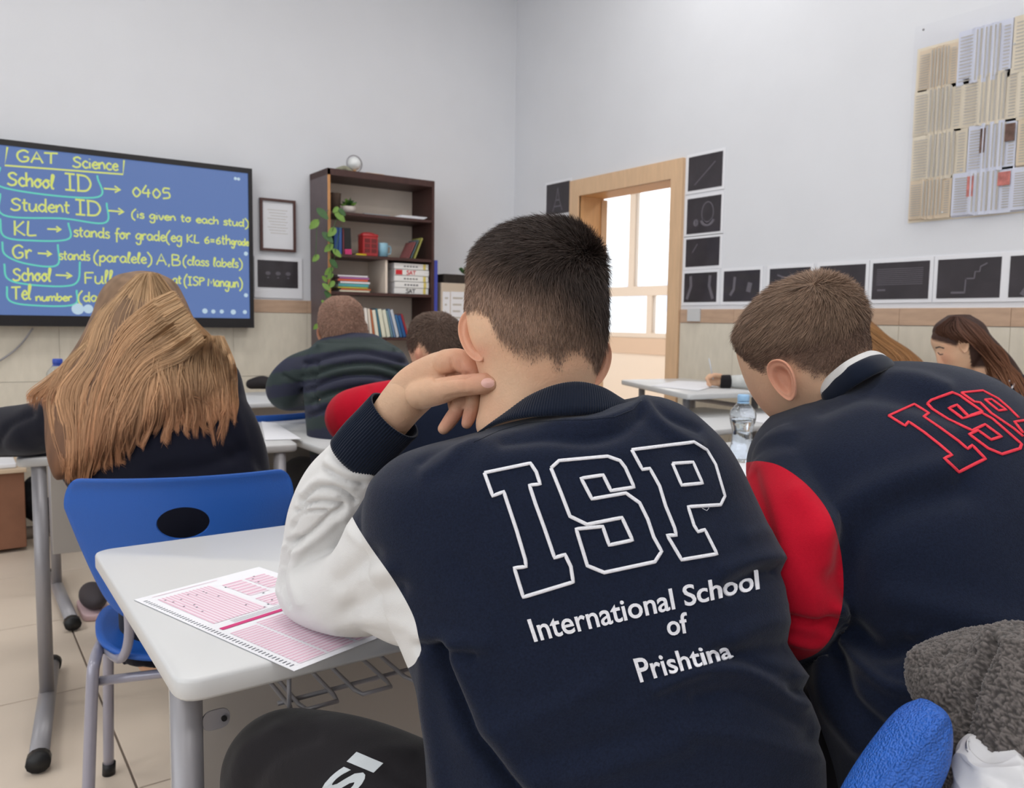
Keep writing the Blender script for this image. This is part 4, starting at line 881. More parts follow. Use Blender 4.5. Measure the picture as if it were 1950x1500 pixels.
def ear(c, up, out, nrm, h, w, flip=1):
    """ear plate; up = along height, out = towards the helix rim, nrm = facing side"""
    up = np.array(up) / np.linalg.norm(up); out = np.array(out) - up * np.dot(out, up); out /= np.linalg.norm(out); nrm = np.cross(up, out) * flip
    V = []; nr, nt = 12, 36
    def R(t):  # egg outline: flat at the front, wide at the top of the rim, narrow lobe
        x = math.cos(t); y = math.sin(t); return (x * (.5 if x > 0 else .34) * w * (1 + .22 * y), y * .5 * h)
    prof = [(0, -.10), (.25, -.11), (.45, -.09), (.6, .00), (.72, .05), (.82, .03), (.9, .08), (.97, .10), (1., .06), (.99, -.02), (.9, -.05), (.75, -.07), (.55, -.17), (.3, -.24), (.01, -.25)]
    for s, z in prof:
        for j in range(nt):
            t = 2 * math.pi * j / nt; x, y = R(t); V.append(np.array(c) + out * x * s + up * y * s + nrm * z * h * .95 + nrm * .10 * h * max(0, s * math.cos(t)) * (s > .5))
    return np.array(V), ringfaces(len(prof), nt)
def strands(name, V, T, w, n, length, direc, color, parent, wid=.00045, seg=3, curl=.35, grav=0., seed=1, **k):
    """short hair as one mesh of thin tapered blades. w, length: per vertex; direc: function(points, normals)->dirs; color: per vertex linear"""
    r = np.random.default_rng(seed)
    a, b, c = V[T[:, 0]], V[T[:, 1]], V[T[:, 2]]; A = np.linalg.norm(np.cross(b - a, c - a), axis=1) * w[T].mean(1); A /= A.sum()
    ti = r.choice(len(T), n, p=A); u = r.random((n, 2)); f = u.sum(1) > 1; u[f] = 1 - u[f]; q = np.column_stack([1 - u.sum(1), u])
    t = T[ti]; P = (V[t] * q[..., None]).sum(1); N = normals(V, T); Nn = (N[t] * q[..., None]).sum(1); Nn /= np.linalg.norm(Nn, axis=1)[:, None]
    L = (length[t] * q).sum(1) * r.uniform(.6, 1.15, n); Cc = (color[t] * q[..., None]).sum(1) * r.uniform(.55, 1.6, n)[:, None]
    D = direc(P, Nn) + r.normal(0, .16, (n, 3)); D /= np.linalg.norm(D, axis=1)[:, None]
    S_ = np.cross(D, Nn + r.normal(0, .5, (n, 3))); S_ /= np.linalg.norm(S_, axis=1)[:, None] + 1e-9
    rows_ = []
    Tn = D - Nn * (D * Nn).sum(1)[:, None]
    for i in range(seg + 1):
        s = i / seg; p = P - Nn * .0008 + D * (L * s)[:, None] + Tn * (curl * L * s * s)[:, None] * .5 - Nn * (curl * .35 * L * s * s)[:, None] + np.array([0, 0, -1]) * (grav * L * s * s)[:, None]; ww = wid * (1 - .8 * s)
        rows_ += [p - S_ * ww, p + S_ * ww]
    VV = np.stack(rows_, 1).reshape(-1, 3); k_ = 2 * (seg + 1); base = np.arange(n)[:, None] * k_
    F = np.concatenate([base + np.array([2 * i, 2 * i + 1, 2 * i + 3, 2 * i + 2]) for i in range(seg)], 0)
    o = mk(name, VV, F, M_hair, parent, True, **k); attr_col(o, 'col', np.repeat(Cc, k_, 0)); return o
def sstep(x, a, b): t = np.clip((x - a) / (b - a), 0, 1); return t * t * (3 - 2 * t)
def lc(*c): return np.array(lin(c)[:3])
def bvh(V, T): return BVHTree.FromPolygons([tuple(v) for v in V], [tuple(int(i) for i in t) for t in T])
def cast(B, px, py, off=0.001):
    d = ray(px, py); d = d / np.linalg.norm(d); h = B.ray_cast(Vector(CAM), Vector(d))
    if h[0] is None: return None
    n = np.array(h[1]); n = n if n.dot(d) < 0 else -n
    return np.array(h[0]) + n * off, n
def thread(B, pts, r=.0016, closed=True, step=5):
    """embroidered outline: a raised cord lying on the fabric"""
    P = [np.array(p, float) for p in pts]; P = P + [P[0]] if closed else P; out = []; Ns = []
    for a, b in zip(P[:-1], P[1:]):
        k = max(1, int(np.linalg.norm(b - a) / step))
        for i in range(k):
            q = a + (b - a) * i / k; h = cast(B, q[0], q[1], r * .35)
            if h: out.append(h[0]); Ns.append(h[1])
    h = cast(B, P[-1][0], P[-1][1], r * .35)
    if h: out.append(h[0]); Ns.append(h[1])
    if len(out) < 3: return None
    out = np.array(out); Ns = np.array(Ns); T_ = np.gradient(out, axis=0); T_ /= np.linalg.norm(T_, axis=1)[:, None] + 1e-12; S_ = np.cross(T_, Ns); S_ /= np.linalg.norm(S_, axis=1)[:, None] + 1e-12
    V = []
    for p, s, n_ in zip(out, S_, Ns):
        for a in np.linspace(0, 2 * math.pi, 8, endpoint=False): V.append(p + s * math.cos(a) * r + n_ * math.sin(a) * r * .6)
    return np.array(V), ringfaces(len(out), 8)
def letters(B, text, mapf, name, m_, parent, off=.0015, offset=.012, label=None, cuts=0):
    """lettering laid on fabric; mapf(u in widths 0..1, v in cap heights) -> pixel"""
    cu = bpy.data.curves.new('t', 'FONT'); cu.body = text; cu.extrude = .02; cu.offset = offset; cu.resolution_u = 4; o = bpy.data.objects.new('t', cu); COL.objects.link(o)
    dg = bpy.context.evaluated_depsgraph_get(); e = o.evaluated_get(dg); me = e.to_mesh(); V = np.array([v.co[:] for v in me.vertices]); F = [tuple(p.vertices) for p in me.polygons]; e.to_mesh_clear(); bpy.data.objects.remove(o)
    for _ in range(cuts):
        bm = bmesh.new(); bm.from_mesh(mesh_of('q', V, F, False)); bmesh.ops.triangulate(bm, faces=bm.faces); bmesh.ops.subdivide_edges(bm, edges=[e_ for e_ in bm.edges if e_.calc_length() > .06], cuts=1); bm.verts.index_update(); V = np.array([v.co[:] for v in bm.verts]); F = [tuple(v.index for v in f.verts) for f in bm.faces]; bm.free()
    x0, x1 = V[:, 0].min(), V[:, 0].max(); caph = .70; out = []; ok = []
    for v in V:
        p = mapf((v[0] - x0) / (x1 - x0), v[1] / caph); h = cast(B, p[0], p[1], 0)
        if h is None: out.append(np.zeros(3)); ok.append(False)
        else: out.append(h[0] + h[1] * (off if v[2] > 0 else -.0005)); ok.append(True)
    F = [f for f in F if all(ok[i] for i in f)]
    return mk(name, np.array(out), F, m_, parent, False, label=label) if F else None
def skinmesh(V, T, parent_name, loc, label, red=None, hairc=None, hm=None, cat='person', tone=None):
    """continuous body: vertex colours blend skin, flushed areas and scalp under the hair"""
    C = np.tile(SKIN, (len(V), 1)) * (1 + .07 * nz(V, 30) + .04 * nz(V, 120, 2.))[:, None]; C = C * (1 + np.outer(nz(V, 22, 9.), [.02, -.06, -.08]))
    if red is not None: C = C * (1 - red[:, None]) + SKINR * red[:, None]
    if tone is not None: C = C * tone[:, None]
    if hm is not None: C = C * (1 - hm[:, None]) + hairc * hm[:, None]
    o = mk('person', V, T, M_skin, None, True, label=label, cat=cat, origin=np.array(loc, float)); attr_col(o, 'col', np.clip(C, 0, 1)); return o
def near_mask(V, px, py, r):
    P = PROJ(V); return np.exp(-(((P[:, 0] - px) / r) ** 2 + ((P[:, 1] - py) / r) ** 2))
def ribs(Vr, n, m, k, a, axis0=None):
    return Vr
def px2(cx, cy, s, L): return [(cx + a / s, cy + b / s) for a, b in L]
# ------------------------------------------------------------------ boy in the foreground (navy sweatshirt, white sleeves)
def boy_front():
    torso_rows = [(985, 792, .98, 1165, 772, .98, .03), (950, 806, .975, 1195, 768, .975, .055), (905, 826, .97, 1228, 754, .97, .075), (855, 838, .965, 1262, 757, .965, .09), (805, 850, .96, 1305, 776, .96, .10), (762, 866, .955, 1345, 808, .955, .105), (727, 892, .95, 1380, 845, .95, .11), (700, 930, .94, 1408, 893, .945, .115), (692, 1000, .935, 1440, 960, .94, .12), (706, 1080, .93, 1470, 1030, .935, .125), (735, 1160, .92, 1484, 1085, .93, .125), (765, 1230, .91, 1484, 1135, .92, .12), (792, 1300, .90, 1500, 1210, .91, .115), (803, 1365, .895, 1522, 1290, .905, .115), (811, 1440, .89, 1550, 1400, .90, .115), (815, 1530, .885, 1562, 1500, .895, .115), (820, 1640, .88, 1562, 1640, .89, .11), (830, 1720, .88, 1550, 1720, .88, .08)]
    hd = [(1020, 433, .985, 1062, 433, .985, .02), (975, 441, .985, 1096, 443, .985, .05), (938, 460, .985, 1118, 463, .985, .07), (908, 492, .98, 1136, 492, .98, .085), (893, 530, .98, 1145, 530, .98, .093), (886, 570, .98, 1149, 570, .98, .096), (886, 610, .98, 1149, 612, .98, .094), (893, 650, .98, 1148, 650, .98, .088), (906, 690, .985, 1143, 690, .985, .08), (915, 730, .985, 1135, 725, .985, .07), (912, 775, .985, 1130, 765, .985, .062), (905, 815, .985, 1135, 810, .985, .055), (930, 850, .99, 1120, 850, .99, .04)]
    head = loft(hd, 60, 48, .92)
    jaw = ellipsoid(W(1005, 735, 1.055), .055, .05, .06); nose = ellipsoid(W(1000, 690, 1.10), .012, .014, .02)
    inner = loft([(r[0] + 30, r[1] + 18, r[2] + .01, r[3] - 30, r[4] + 18, r[5] + .01, max(.02, r[6] - .02)) for r in torso_rows], 30, 24, .85)
    up_arm = [(775, 950, .955, 70), (740, 1050, .98, 70), (680, 1110, 1.04, 56), (610, 1118, 1.13, 46)]; fore = [(610, 1118, 1.13, 42), (612, 1010, 1.125, 34), (642, 930, 1.10, 34), (700, 855, 1.062, 37), (750, 788, 1.045, 43), (772, 760, 1.04, 45)]
    legs = [[(880, 1560, .92, 70), (700, 1492, .97, 78), (560, 1458, 1.03, 78), (520, 1462, 1.05, 72), (512, 1600, 1.09, 55), (505, 1900, 1.16, 42), (480, 1990, 1.22, 40)], [(1330, 1560, .95, 75), (1340, 1490, 1.12, 70), (1330, 1440, 1.3, 58), (1325, 1540, 1.34, 45), (1320, 1790, 1.36, 36), (1300, 1800, 1.42, 34)]]
    parts = [head, jaw, nose, inner, pxtube(up_arm), pxtube(fore), pxtube([(1345, 960, .97, 45), (1345, 1080, 1.05, 45), (1325, 1150, 1.12, 40), (1250, 1180, 1.24, 32), (1130, 1175, 1.30, 28)])]
    parts += [pxtube(l) for l in legs]
    parts += [pxtube([(1140, 1172, 1.3, 26), (1105, 1170, 1.32, 24)])] + [pxtube([(1108, 1162 + 7 * k, 1.32, 6), (1080 - 4 * (k % 2), 1166 + 7 * k, 1.33, 5.5), (1062, 1172 + 6 * k, 1.33, 5)], m=8) for k in range(4)]
    V1, T1 = union(parts, .0055, 5)
    # the left hand, finer: back of the hand, folded fist, thumb, hanging fingers
    hand = [pxtube([(735, 805, 1.05, 40), (752, 785, 1.045, 42), (790, 742, 1.035, 46), (835, 712, 1.018, 42), (866, 696, 1.005, 34)], m=28, n=30, flat=.72, side=FWD),
            pxtube([(800, 750, 1.02, 30), (838, 744, .99, 26), (868, 736, .972, 22), (900, 732, .955, 21), (924, 730, .944, 20), (936, 730, .941, 15)], m=24, n=36),
            pxtube([(850, 690, 1.0, 26), (876, 688, .992, 24), (896, 706, .985, 20), (905, 728, .985, 17)], m=20, n=26),
            pxtube([(862, 706, 1.008, 24), (884, 712, 1.0, 20), (899, 738, .992, 15.5), (900, 768, .99, 14.5), (894, 792, .986, 13.5), (889, 806, .984, 11)], m=18, n=34),
            pxtube([(846, 716, 1.02, 23), (868, 726, 1.012, 19), (876, 752, 1.004, 15.5), (871, 778, 1.0, 14.5), (856, 802, .997, 14), (845, 816, .995, 12)], m=18, n=34),
            pxtube([(825, 728, 1.035, 20), (850, 738, 1.035, 16), (862, 758, 1.03, 13), (864, 775, 1.02, 11)], m=16, n=24)]
    V2, T2 = union(hand, .0018, 4, .5)
    fl = [([(858, 684), (862, 700), (868, 712)], 3.5, -.0014), ([(876, 690), (880, 702), (884, 712)], 3.5, -.0012), ([(885, 735), (885, 722), (888, 714)], 3, -.0006), ([(830, 722), (850, 718), (870, 716), (892, 714)], 5, -.0028), ([(850, 757), (875, 752), (900, 752)], 4, -.001), ([(887, 716), (886, 744)], 2.5, -.0006), ([(862, 782), (872, 786)], 2.5, -.0005), ([(890, 778), (903, 780)], 2.5, -.0005), ([(797, 772), (812, 790)], 6, -.001)]
    V2 = folds(V2, T2, fl, .0004, 60)
    # ears
    Vl, Fl = ear(W(911, 638, .948), W(896, 586, .96) - W(915, 690, .95), (W(880, 640, .966) - W(925, 640, .945)), None, .066, .040, 1)
    Vr, Fr = ear(W(1132, 688, .965), W(1148, 640, .96) - W(1136, 735, .96), (W(1166, 680, .965) - W(1140, 680, .955)), None, .060, .034, -1)
    el = evald(Vl, Fl, [('SUBSURF', dict(levels=1))]); er = evald(Vr, Fr, [('SUBSURF', dict(levels=1))])
    V = np.vstack([V1, V2, el[0], er[0]]); n1, n2, n3 = len(V1), len(V1) + len(V2), len(V1) + len(V2) + len(el[0]); T = np.vstack([T1, T2 + n1, el[1] + n2, er[1] + n3])
    P = PROJ(V); back = P[:, 2] < 1.0
    hl = [(884, 600), (905, 596), (928, 608), (942, 642), (958, 672), (982, 690), (1010, 698), (1042, 690), (1064, 716), (1088, 690), (1112, 684), (1128, 704), (1140, 728), (1156, 724), (1170, 600)]
    yl = np.interp(P[:, 0], [a for a, b in hl], [b for a, b in hl]); nzv = nz(V, 90)
    soft = np.interp(P[:, 0], [880, 930, 960, 1060, 1130, 1150], [14, 22, 42, 46, 34, 16])
    hm = sstep(yl - P[:, 1] + nzv * 9, -2, 1) * 0 + sstep((yl - P[:, 1] + nzv * 8) / soft, -.15, 1.05); front = P[:, 2] > .995
    hm = np.where(front, sstep(545 - P[:, 1], 0, 12), hm); hm[n1:] = 0
    hm[(P[:, 1] > 740)] = 0
    dk = sstep(P[:, 1] - np.interp(P[:, 0], [880, 930, 1000, 1060, 1110, 1150], [470, 490, 525, 545, 590, 640]) + nzv * 22, -40, 80)   # 0 dark top, 1 clipped sides
    col_side = lc(134, 110, 95); col_top = lc(50, 41, 37); hc = col_top * (1 - dk[:, None]) + col_side * dk[:, None]
    hc = hc * (1 - .35 * np.exp(-(((P[:, 0] - 1080) / 45) ** 2 + ((P[:, 1] - 640) / 70) ** 2)))[:, None]  # soft shadow painted into the hair colour, low on the back of the head
    red = np.zeros(len(V)); red[n1:n2] = .02 + .40 * (near_mask(V[n1:n2], 890, 700, 40) + near_mask(V[n1:n2], 855, 800, 30) + near_mask(V[n1:n2], 895, 795, 25) + .5 * near_mask(V[n1:n2], 930, 728, 25)); red[n2:] = .4
    # lower lobe and the crease behind the ear are flushed
    red[:n1] += .45 * near_mask(V[:n1], 915, 672, 20)
    under = np.where(dk > .5, .8, .95)
    p = skinmesh(V, T, '', (W(1100, 1560, .9)[0], W(1100, 1560, .9)[1], .0), 'boy in a navy sweatshirt with white sleeves, head resting on his fist', np.clip(red, 0, .8), hc * .8, np.clip(hm * under, 0, 1), tone=np.where((np.arange(len(V)) >= n1) & (np.arange(len(V)) < n2) | ((P[:, 0] < 868) & (P[:, 1] < 1300)), .86, 1.05))  # skin colour of hand and arm darkened to counter the bright light there
    # hair blades
    Vh, Th = V1, T1; m1 = slice(0, n1); crown = W(1190, 420, .97)
    def dr(Pp, N):
        t = Pp - crown; t = t - N * (t * N).sum(1)[:, None]; t /= np.linalg.norm(t, axis=1)[:, None] + 1e-9
        q = PROJ(Pp); top = sstep(-(q[:, 1] - 500), -30, 30)[:, None]
        side = np.array([0, 0, -1.]) - N * (N @ np.array([0, 0, -1.]))[:, None]
        lft = -RGT - N * (N @ -RGT)[:, None]
        return N * (.6 * top + .35 * (1 - top)) + t * .15 * top + lft * .8 * top + side * .25 * top + side * (1 - top) * .9
    ln = .0062 + .015 * (1 - dk[m1]) ; ln *= .5 + .5 * hm[m1]
    strands('hair', Vh, Th, np.clip(hm[m1], 0, 1) ** 1.3, 90000, ln, dr, hc[m1] * (1.12 + .45 * (1 - dk[m1]))[:, None], p, .00040, 3, .5, seed=3)
    # thumb nail and two finger nails
    for (a, b, d), ux, s in (((929, 729, .94), (1, .05), .0075),):
        c = W(a, b, d); u = W(a + ux[0] * 10, b + ux[1] * 10, d) - c; u /= np.linalg.norm(u); B2 = bvh(V2, T2); vs = []; 
        for rr in (0, .5, 1):
            for t in np.linspace(0, 2 * math.pi, 20, endpoint=False):
                q = cast(B2, a + 13 * rr * math.cos(t), b + 9.5 * rr * math.sin(t), .0006 if rr < 1 else .0001); vs.append(q[0] if q else c)
        F = [(i * 20 + j, i * 20 + (j + 1) % 20, (i + 1) * 20 + (j + 1) % 20, (i + 1) * 20 + j) for i in range(2) for j in range(20)]; mk('thumb_nail', np.array(vs), F, M_nail, p)
    # ---- sweatshirt
    body = loft(torso_rows, 90, 64, .86)
    sl_up = pxtube([(790, 960, .955, 92), (762, 1040, .965, 108), (720, 1100, 1.0, 100), (665, 1128, 1.06, 82), (602, 1120, 1.13, 72), (596, 1105, 1.135, 64)], m=36, n=50)
    sl_dr = pxtube([(800, 1060, .945, 100), (800, 1120, .94, 108), (740, 1110, .99, 98)], m=30, n=20)
    sl_fo = pxtube([(598, 1110, 1.135, 68), (606, 1050, 1.13, 68), (624, 990, 1.12, 76), (648, 935, 1.10, 76), (672, 893, 1.08, 66), (688, 862, 1.068, 55)], m=36, n=50, dome=False)
    r_up = pxtube([(1350, 950, .965, 68), (1350, 1060, 1.03, 74), (1335, 1140, 1.10, 66), (1300, 1175, 1.2, 50), (1190, 1175, 1.28, 42)], m=30, n=40)
    VJ, TJ = union([body, sl_up, sl_dr, sl_fo, r_up], .0032, 7, .6)
    fj = [ # drapes at the neck
        ([(930, 812), (1000, 800), (1080, 803), (1150, 800), (1200, 780), (1228, 758)], 9, .004), ([(960, 838), (1040, 832), (1120, 838), (1180, 822), (1218, 790)], 16, -.007), ([(930, 880), (1040, 868), (1140, 872), (1230, 850)], 30, .004), ([(1228, 760), (1250, 800), (1290, 830), (1330, 850)], 12, .005), ([(1246, 764), (1280, 795), (1330, 818)], 9, -.005),
        ([(905, 838), (880, 850), (850, 880), (810, 905)], 14, .004), ([(880, 836), (840, 850), (800, 880)], 9, -.003),
        # sides and lower back
        ([(835, 1235), (858, 1300), (895, 1390), (950, 1470), (1000, 1530)], 13, -.016), ([(862, 1235), (900, 1310), (950, 1400), (1020, 1490)], 22, .008), ([(808, 1250), (812, 1340), (828, 1430), (840, 1500)], 16, .006),
        ([(800, 1232), (850, 1238), (900, 1250)], 10, -.006), ([(790, 1205), (850, 1215), (920, 1225)], 18, .004),
        ([(1480, 1085), (1440, 1095), (1390, 1120)], 14, -.007), ([(1486, 1060), (1440, 1065), (1380, 1085)], 18, .005), ([(1495, 1180), (1450, 1190), (1400, 1210)], 22, .004), ([(1500, 1235), (1440, 1240), (1360, 1255)], 16, -.005),
        ([(1530, 1340), (1470, 1305), (1410, 1275), (1340, 1275), (1250, 1310)], 14, .006), ([(1540, 1390), (1480, 1350), (1400, 1320), (1330, 1330)], 18, -.006), ([(1380, 1240), (1430, 1262), (1480, 1290)], 14, -.004),
        ([(1150, 1300), (1080, 1340), (980, 1380), (900, 1400)], 26, .004), ([(1200, 1400), (1100, 1430), (1000, 1450)], 26, -.004), ([(1300, 1420), (1200, 1450), (1100, 1480)], 22, .004), ([(1550, 1440), (1480, 1420), (1400, 1400), (1300, 1390)], 18, .004),
        ([(880, 1080), (960, 1160), (990, 1220)], 30, -.003), ([(1050, 1000), (1000, 1100)], 60, .001), ([(1500, 1290), (1520, 1320)], 14, -.005), ([(1440, 940), (1400, 950), (1360, 990)], 24, -.002), ([(1460, 1010), (1420, 1020)], 16, .003),
        # sleeve creases at the elbow bend
        ([(574, 955), (590, 938), (606, 927), (635, 929), (662, 943), (676, 955)], 4.5, -.0075), ([(578, 940), (606, 915), (640, 914), (672, 925)], 8, .005), ([(564, 972), (591, 958), (621, 956), (652, 962)], 4, -.0065), ([(570, 966), (600, 944), (640, 945)], 6, .003), ([(556, 1005), (571, 981), (591, 973), (620, 972)], 4, -.006), ([(560, 990), (590, 968), (640, 966)], 5, .003),
        ([(548, 1032), (577, 1022), (603, 1002), (627, 980), (652, 966)], 4.5, -.008), ([(560, 1050), (600, 1025), (640, 990), (662, 975)], 10, .006), ([(536, 1075), (543, 1046), (568, 1022)], 4, -.005), ([(549, 1154), (538, 1119), (539, 1084), (556, 1046), (575, 1028)], 4.5, -.007), ([(570, 1150), (558, 1110), (562, 1070), (585, 1035)], 9, .004), ([(527, 1130), (528, 1080), (540, 1040)], 5, .004),
        ([(618, 893), (656, 914), (691, 923)], 5, -.0055), ([(625, 880), (660, 898), (700, 908)], 8, .005), ([(644, 1107), (685, 1075), (709, 1055)], 17, -.006), ([(662, 1163), (723, 1131), (759, 1122)], 17, -.006), ([(700, 1100), (740, 1085)], 16, .004), ([(655, 985), (665, 1010), (690, 1035)], 10, .003), ([(640, 1195), (700, 1180), (770, 1190)], 14, .003)]
    VJ = folds(VJ, TJ, fj, .0016, 11)
    PJ = PROJ(VJ); xr = np.interp(PJ[:, 1], [752, 776, 808, 845, 893, 960, 1030, 1085, 1135, 1210, 1290, 1400, 1500], [1228, 1305, 1345, 1380, 1408, 1440, 1470, 1484, 1484, 1500, 1522, 1550, 1562])
    dx = np.interp(PJ[:, 1], [1000, 1035, 1062, 1092, 1120, 1150, 1185, 1225, 1255, 1287, 1313, 1340, 1362, 1385, 1412, 1450, 1500], [0, 5, 9, -9, 0, 6, 2, -12, -2, 13, -7, 2, 6, 9, -3, 4, 0]) * sstep(PJ[:, 0], xr - 110, xr - 5)
    VJ = VJ + RGT * (dx * PJ[:, 2] / FPX)[:, None]; PJ = PROJ(VJ)
    sdW = sdpoly(PJ[:, :2], smooth_poly([(770, 1275), (797, 1250), (802, 1236), (797, 1213), (786, 1170), (752, 1108), (702, 1036), (674, 990), (667, 965), (676, 938), (700, 903), (722, 878), (700, 840), (640, 815), (480, 900), (470, 1260), (640, 1310)]))
    sdW = np.where((PJ[:, 2] > 1.0) & (PJ[:, 0] < 770) & (PJ[:, 1] < 1010), np.minimum(sdW, -20), sdW)
    sd3 = sdpoly(PJ[:, :2], [(1330, 900), (1470, 960), (1470, 1120), (1400, 1260), (1000, 1260), (1000, 1100), (1330, 1080)])
    s = np.where(PJ[:, 0] < 900, sdW, np.maximum(sd3, (1.0 - PJ[:, 2]) * 400))
    (Vw, Tw), (Vn, Tn) = split(VJ, TJ, s)
    sh = mk('sweatshirt', Vn, Tn, M_navy, p); mk('sleeves', Vw, Tw, M_whitef, sh, label='white sleeves')
    # ribbed cuff
    def ribbed(path, rads, k, amp, m_, name, par, m=None, n=16, flat=1., side=None, wob=0):
        m = k * 5; V, F = tube(path, rads, m, n, caps=False, dome=False, flat=flat, side=side); c = V.reshape(-1, m, 3); cen = c.mean(1, keepdims=True); j = np.arange(m); f = (amp * (np.sin(2 * math.pi * j * k / m)))[None, :, None]; d = c - cen; L = np.linalg.norm(d, axis=2, keepdims=True); c = c + d / L * f
        nr = len(c); inner = cen + (c - cen) * (1 - .0022 / L); full = np.concatenate([c, inner[::-1]], 0); F = ringfaces(2 * nr, m, False, closed=True); return mk(name, full.reshape(-1, 3), F, m_, par)
    Pc = [W(676, 872, 1.066), W(698, 846, 1.06), W(725, 818, 1.054), W(752, 790, 1.047)]
    ribbed(Pc, [.0385, .0392, .0390, .0392], 66, .0007, M_navy2, 'cuff', sh)
    # ribbed collar: back edge rises behind the neck
    m = 160 * 4; th = np.linspace(0, 2 * math.pi, m, endpoint=False)
    def loop(back, front):
        b = catmull([W(*q) for q in back], m // 2); f = catmull([W(*q) for q in front], m // 2 + 2)[1:-1]; L = np.vstack([b, f]); 
        for _ in range(60): L = (np.roll(L, 1, 0) + 2 * L + np.roll(L, -1, 0)) / 4
        return L
    top = loop([(940, 808, .985), (962, 786, .955), (1000, 757, .925), (1050, 734, .905), (1100, 726, .90), (1146, 736, .915), (1178, 756, .945), (1200, 772, .975)], [(1200, 778, .985), (1170, 800, 1.04), (1080, 822, 1.075), (990, 830, 1.06), (940, 815, .995)])
    bot = loop([(900, 830, .975), (935, 808, .935), (980, 794, .898), (1040, 787, .876), (1100, 785, .872), (1155, 782, .888), (1195, 774, .925), (1222, 775, .972)], [(1215, 800, 1.0), (1170, 840, 1.06), (1080, 860, 1.09), (980, 865, 1.07), (900, 845, 1.0)])
    k = 160; amp = .00055 * np.sin(2 * math.pi * np.arange(m) * k / m)
    rows_ = []; mid = (top + bot).mean(0) / 2
    for t, o_ in [(0, -.002), (0, .0), (.04, .0015), (.2, .0025), (.4, .003), (.6, .003), (.8, .002), (1., .0), (1.06, -.006)]:
        L = top * (1 - t) + bot * t; c = L.mean(0); d = L - c; d /= np.linalg.norm(d, axis=1)[:, None]; rows_.append(L + d * (o_ + amp)[:, None] if np.isscalar(o_) else L)
    R_ = np.array(rows_); mk('collar', R_.reshape(-1, 3), ringfaces(len(rows_), m, False), M_navy2, sh)
    # stitched seam below the collar
    B = bvh(VJ, TJ)
    for yo in (0,):
        t_ = thread(B, [(902, 842 + yo), (950, 820 + yo), (1000, 806 + yo), (1060, 800 + yo), (1120, 799 + yo), (1170, 794 + yo), (1205, 780 + yo), (1222, 762 + yo)], .0006, False, 4)
        if t_: mk('neck_seam', *t_, M_navy2, sh)
    # embroidery
    I_ = [(168, 322), (402, 273), (432, 318), (452, 380), (397, 385), (428, 480), (472, 600), (525, 755), (578, 738), (608, 800), (620, 878), (366, 955), (320, 806), (380, 800), (376, 765), (330, 610), (266, 418), (210, 440)]
    S_ = [(507, 298), (548, 260), (795, 238), (858, 260), (885, 295), (930, 395), (812, 413), (772, 333), (660, 350), (715, 455), (888, 425), (958, 475), (1000, 560), (1030, 650), (1070, 722), (1036, 775), (778, 830), (692, 795), (635, 608), (770, 595), (803, 690), (922, 665), (868, 550), (690, 585), (603, 543), (560, 430)]
    P_ = [(918, 205), (1235, 165), (1300, 205), (1345, 280), (1392, 440), (1370, 485), (1205, 495), (1235, 590), (1255, 622), (1290, 612), (1352, 735), (1172, 765), (1098, 640), (1145, 640), (1135, 600), (1090, 490), (1060, 390), (1010, 300), (972, 305)]
    H_ = [(1125, 275), (1230, 268), (1278, 375), (1172, 385)]
    for L in (I_, S_, P_, H_): t_ = thread(B, px2(860, 780, 2.678, L), .0019); mk('embroidered_outline', *t_, M_thread, sh)
    def line(a, b, ua, ub):
        return lambda u, v: (a[0] + (b[0] - a[0]) * u + (ua[0] * (1 - u) + ub[0] * u) * v, a[1] + (b[1] - a[1]) * u + (ua[1] * (1 - u) + ub[1] * u) * v)
    letters(B, 'International School', line((1018, 1221), (1445, 1121), (-14, -42), (-3, -37)), 'lettering', M_thread, sh)
    letters(B, 'of', line((1272, 1210), (1312, 1203), (-6, -38), (-6, -38)), 'lettering', M_thread, sh)
    letters(B, 'Prishtina', line((1219, 1298), (1396, 1252), (-14, -44), (-10, -32)), 'lettering', M_thread, sh)
    t_ = thread(B, [(1332, 962), (1338, 968), (1346, 972), (1350, 967), (1344, 962)], .0003, False, 2)
    if t_: mk('loose_thread', *t_, M_thread, sh)
    # ---- trousers
    lt = pxtube([(900, 1580, .90, 98), (840, 1545, .93, 104), (700, 1485, .97, 104), (590, 1456, 1.01, 99), (524, 1462, 1.045, 97), (515, 1540, 1.07, 84), (512, 1640, 1.10, 72), (505, 1880, 1.16, 58)], m=36, n=60)
    rt = pxtube([(1330, 1580, .93, 98), (1350, 1520, 1.05, 92), (1345, 1460, 1.22, 82), (1330, 1450, 1.32, 72), (1325, 1560, 1.34, 58), (1320, 1780, 1.36, 46)], m=30, n=50)
    hip = loft([(825, 1560, .90, 1555, 1560, .90, .11), (820, 1640, .89, 1560, 1640, .89, .12), (850, 1740, .89, 1530, 1740, .89, .11)], 20, 40, .85)
    VT, TT = union([lt, rt, hip], .006, 4)
    VT = folds(VT, TT, [([(440, 1500), (470, 1430), (530, 1390)], 16, .004), ([(480, 1500), (520, 1440), (600, 1400)], 16, -.004), ([(620, 1500), (700, 1440), (780, 1430)], 16, .003), ([(800, 1500), (740, 1470)], 12, -.004)], .002, 12)
    tr = mk('trousers', VT, TT, M_blackf, p); BT_ = bvh(VT, TT)
    letters(BT_, 'ISI', line((626, 1552), (728, 1452), (-48, -20), (-48, -20)), 'trouser_lettering', mat('grey_print_ink', (190, 196, 200), .6), tr, .0006, .03, 'pale grey printed letters', cuts=3)
    for (a, b, d), yy in (((500, 1960, 1.2), 0), ((1310, 1830, 1.4), 0)):
        c = W(a, b, d); c[2] = 0; V, F = ellipsoid(c + [0, .05, .04], .045, .13, .045); V[:, 2] = np.maximum(V[:, 2], .004); mk('shoe', V, F, M_blackp, p)
    return p
